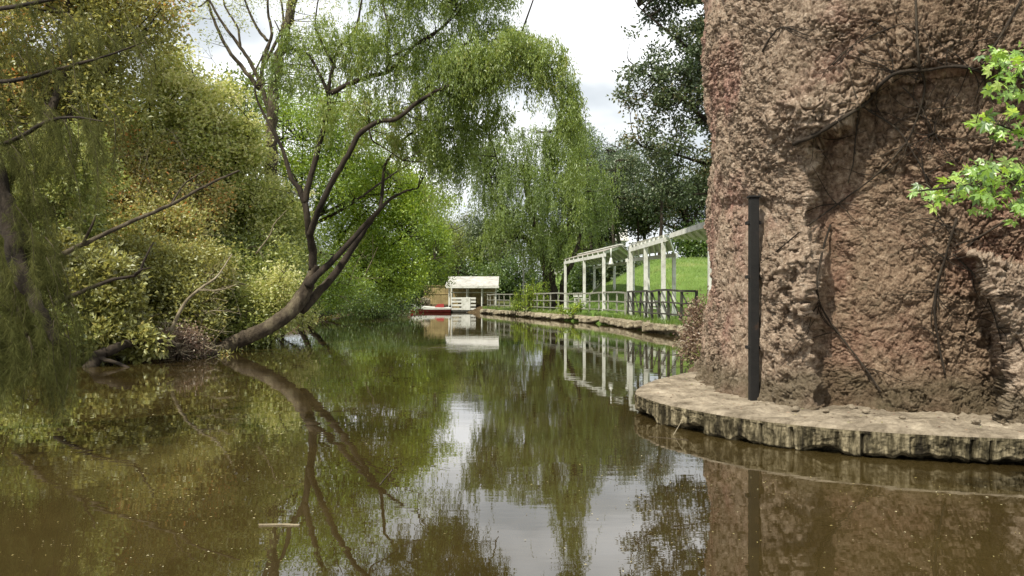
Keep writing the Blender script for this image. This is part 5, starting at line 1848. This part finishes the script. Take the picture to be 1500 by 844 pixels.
# small plants and litter on the left bank
n = 60000
yy = RNG.uniform(12, 66, n)
xx = RNG.uniform(-26, -6, n)
dd = signed(np.column_stack([xx, yy]))
kp = (dd > -.35) & (dd < 5)
pos = np.column_stack([xx[kp], yy[kp], np.maximum(.02, ground(np.column_stack([xx[kp], yy[kp]])))])
cl = vnoise(pos * 1.1, 77)
pos = pos[cl > -.1]
D = RNG.normal(size=pos.shape) * .8 + np.array([0, 0, .8])
V, Fq = leaf_quads(pos, D, RNG.uniform(.06, .22, len(pos)), .035)
g = mesh_np('undergrowth', V, Fq, G_RUST, None, np.clip(RNG.normal(.45, .25, len(pos)), 0, 1))
tag(g, 'low undergrowth and dead leaves on the left bank', 'undergrowth', kind='stuff')

# ------------------------------------------------------------------ floating leaf litter
G_FLOAT = leaf_mat('floating_leaf', [(0, (0.10, 0.07, 0.02)), (.4, (0.24, 0.19, 0.06)), (.7, (0.38, 0.32, 0.12)), (1, (0.55, 0.50, 0.33))], .1, .08)
n = 900
ppx, ppy = [], []
while len(ppx) < n:
    a_, b_ = RNG.uniform(0, 1500), RNG.uniform(500, 844)
    dens = .15 + .85 * (a_ < 420) * (b_ > 600) + .5 * (a_ > 900) * (b_ > 650)
    nz = float(vnoise(np.array([[a_ / 90, b_ / 40, 0]]), 3)[0])
    if RNG.random() < dens * (.45 + .5 * nz): ppx.append(a_); ppy.append(b_)
ppx, ppy = np.array(ppx), np.array(ppy)
Yl = CAM_H * F / (ppy - HOR)
pos = np.column_stack([(ppx - 750) / F * Yl, Yl, np.full(n, .004)])
ok = (signed(pos[:, :2]) < -.15) & ~((pos[:, 0] > 1.4) & (pos[:, 1] > 6.7))
pos = pos[ok]
m_ = len(pos)
ang = RNG.uniform(0, 6.28, m_)
d = np.stack([np.cos(ang), np.sin(ang), np.zeros(m_)], 1)
s = np.stack([-np.sin(ang), np.cos(ang), np.zeros(m_)], 1)
ln_ = RNG.uniform(.006, .022, m_)[:, None] * np.clip(pos[:, 1:2] / 5, .8, 2.2)
V = np.stack([pos, pos + d * ln_ * .5 + s * ln_ * .22 + [0, 0, .002], pos + d * ln_, pos + d * ln_ * .5 - s * ln_ * .22 + [0, 0, .003]], 1).reshape(-1, 3)
g = mesh_np('leaf_litter', V, np.arange(m_ * 4).reshape(m_, 4), G_FLOAT, None, RNG.random(m_))
tag(g, 'tiny yellow and brown leaf fragments floating on the lagoon', 'leaf litter', kind='stuff')


m_ = len(LEDGE_LITTER)
V, Fq = leaf_quads(LEDGE_LITTER, RNG.normal(size=(m_, 3)) * np.array([1, 1, .12]), RNG.uniform(.012, .05, m_), .014)
g = mesh_np('ledge_litter', V, Fq, G_DRY, None, RNG.random(m_))
tag(g, 'dry brown leaf bits scattered on the concrete ledge', 'leaf litter', kind='stuff')


def float_stick(label, a, b_, r, mat):
    Ya, Yb_ = CAM_H * F / (a[1] - HOR), CAM_H * F / (b_[1] - HOR)
    A, B_ = W(a[0], a[1], Ya), W(b_[0], b_[1], Yb_)
    A[2] = B_[2] = r * .4
    tb = Tubes(.12)
    tb.add(smooth_line([A, (A + B_) / 2 + np.array([0, .01, 0]), B_], 5), r, 8)
    o = tb.build('floating_stick', mat)
    tag(o, label, 'stick')


float_stick('pale straight stick floating alone on the near water left of centre', (379, 770), (439, 770), .008, BARK_PALE)
float_stick('short forked-looking twig floating where the trunk reflection ends', (556, 711), (575, 688), .005, BARK_MID)
float_stick('long thin twig floating beside the left end of the concrete ledge', (950, 640), (1008, 645), .004, BARK_MID)
tb = Tubes()
tb.add(smooth_line([W(985, 637, 8.7) * [1, 1, 0] + [0, 0, -.02], W(992, 628, 8.7), W(1000, 614, 8.75)], 4), np.linspace(.006, .003, 9), 6)
o = tb.build('reed_stalk', BARK_PALE)
tag(o, 'thin dry stalk poking out of the water against the ledge front', 'stalk')

# tidy helper properties
for o in bpy.data.objects:
    if '_wp' in o: del o['_wp']
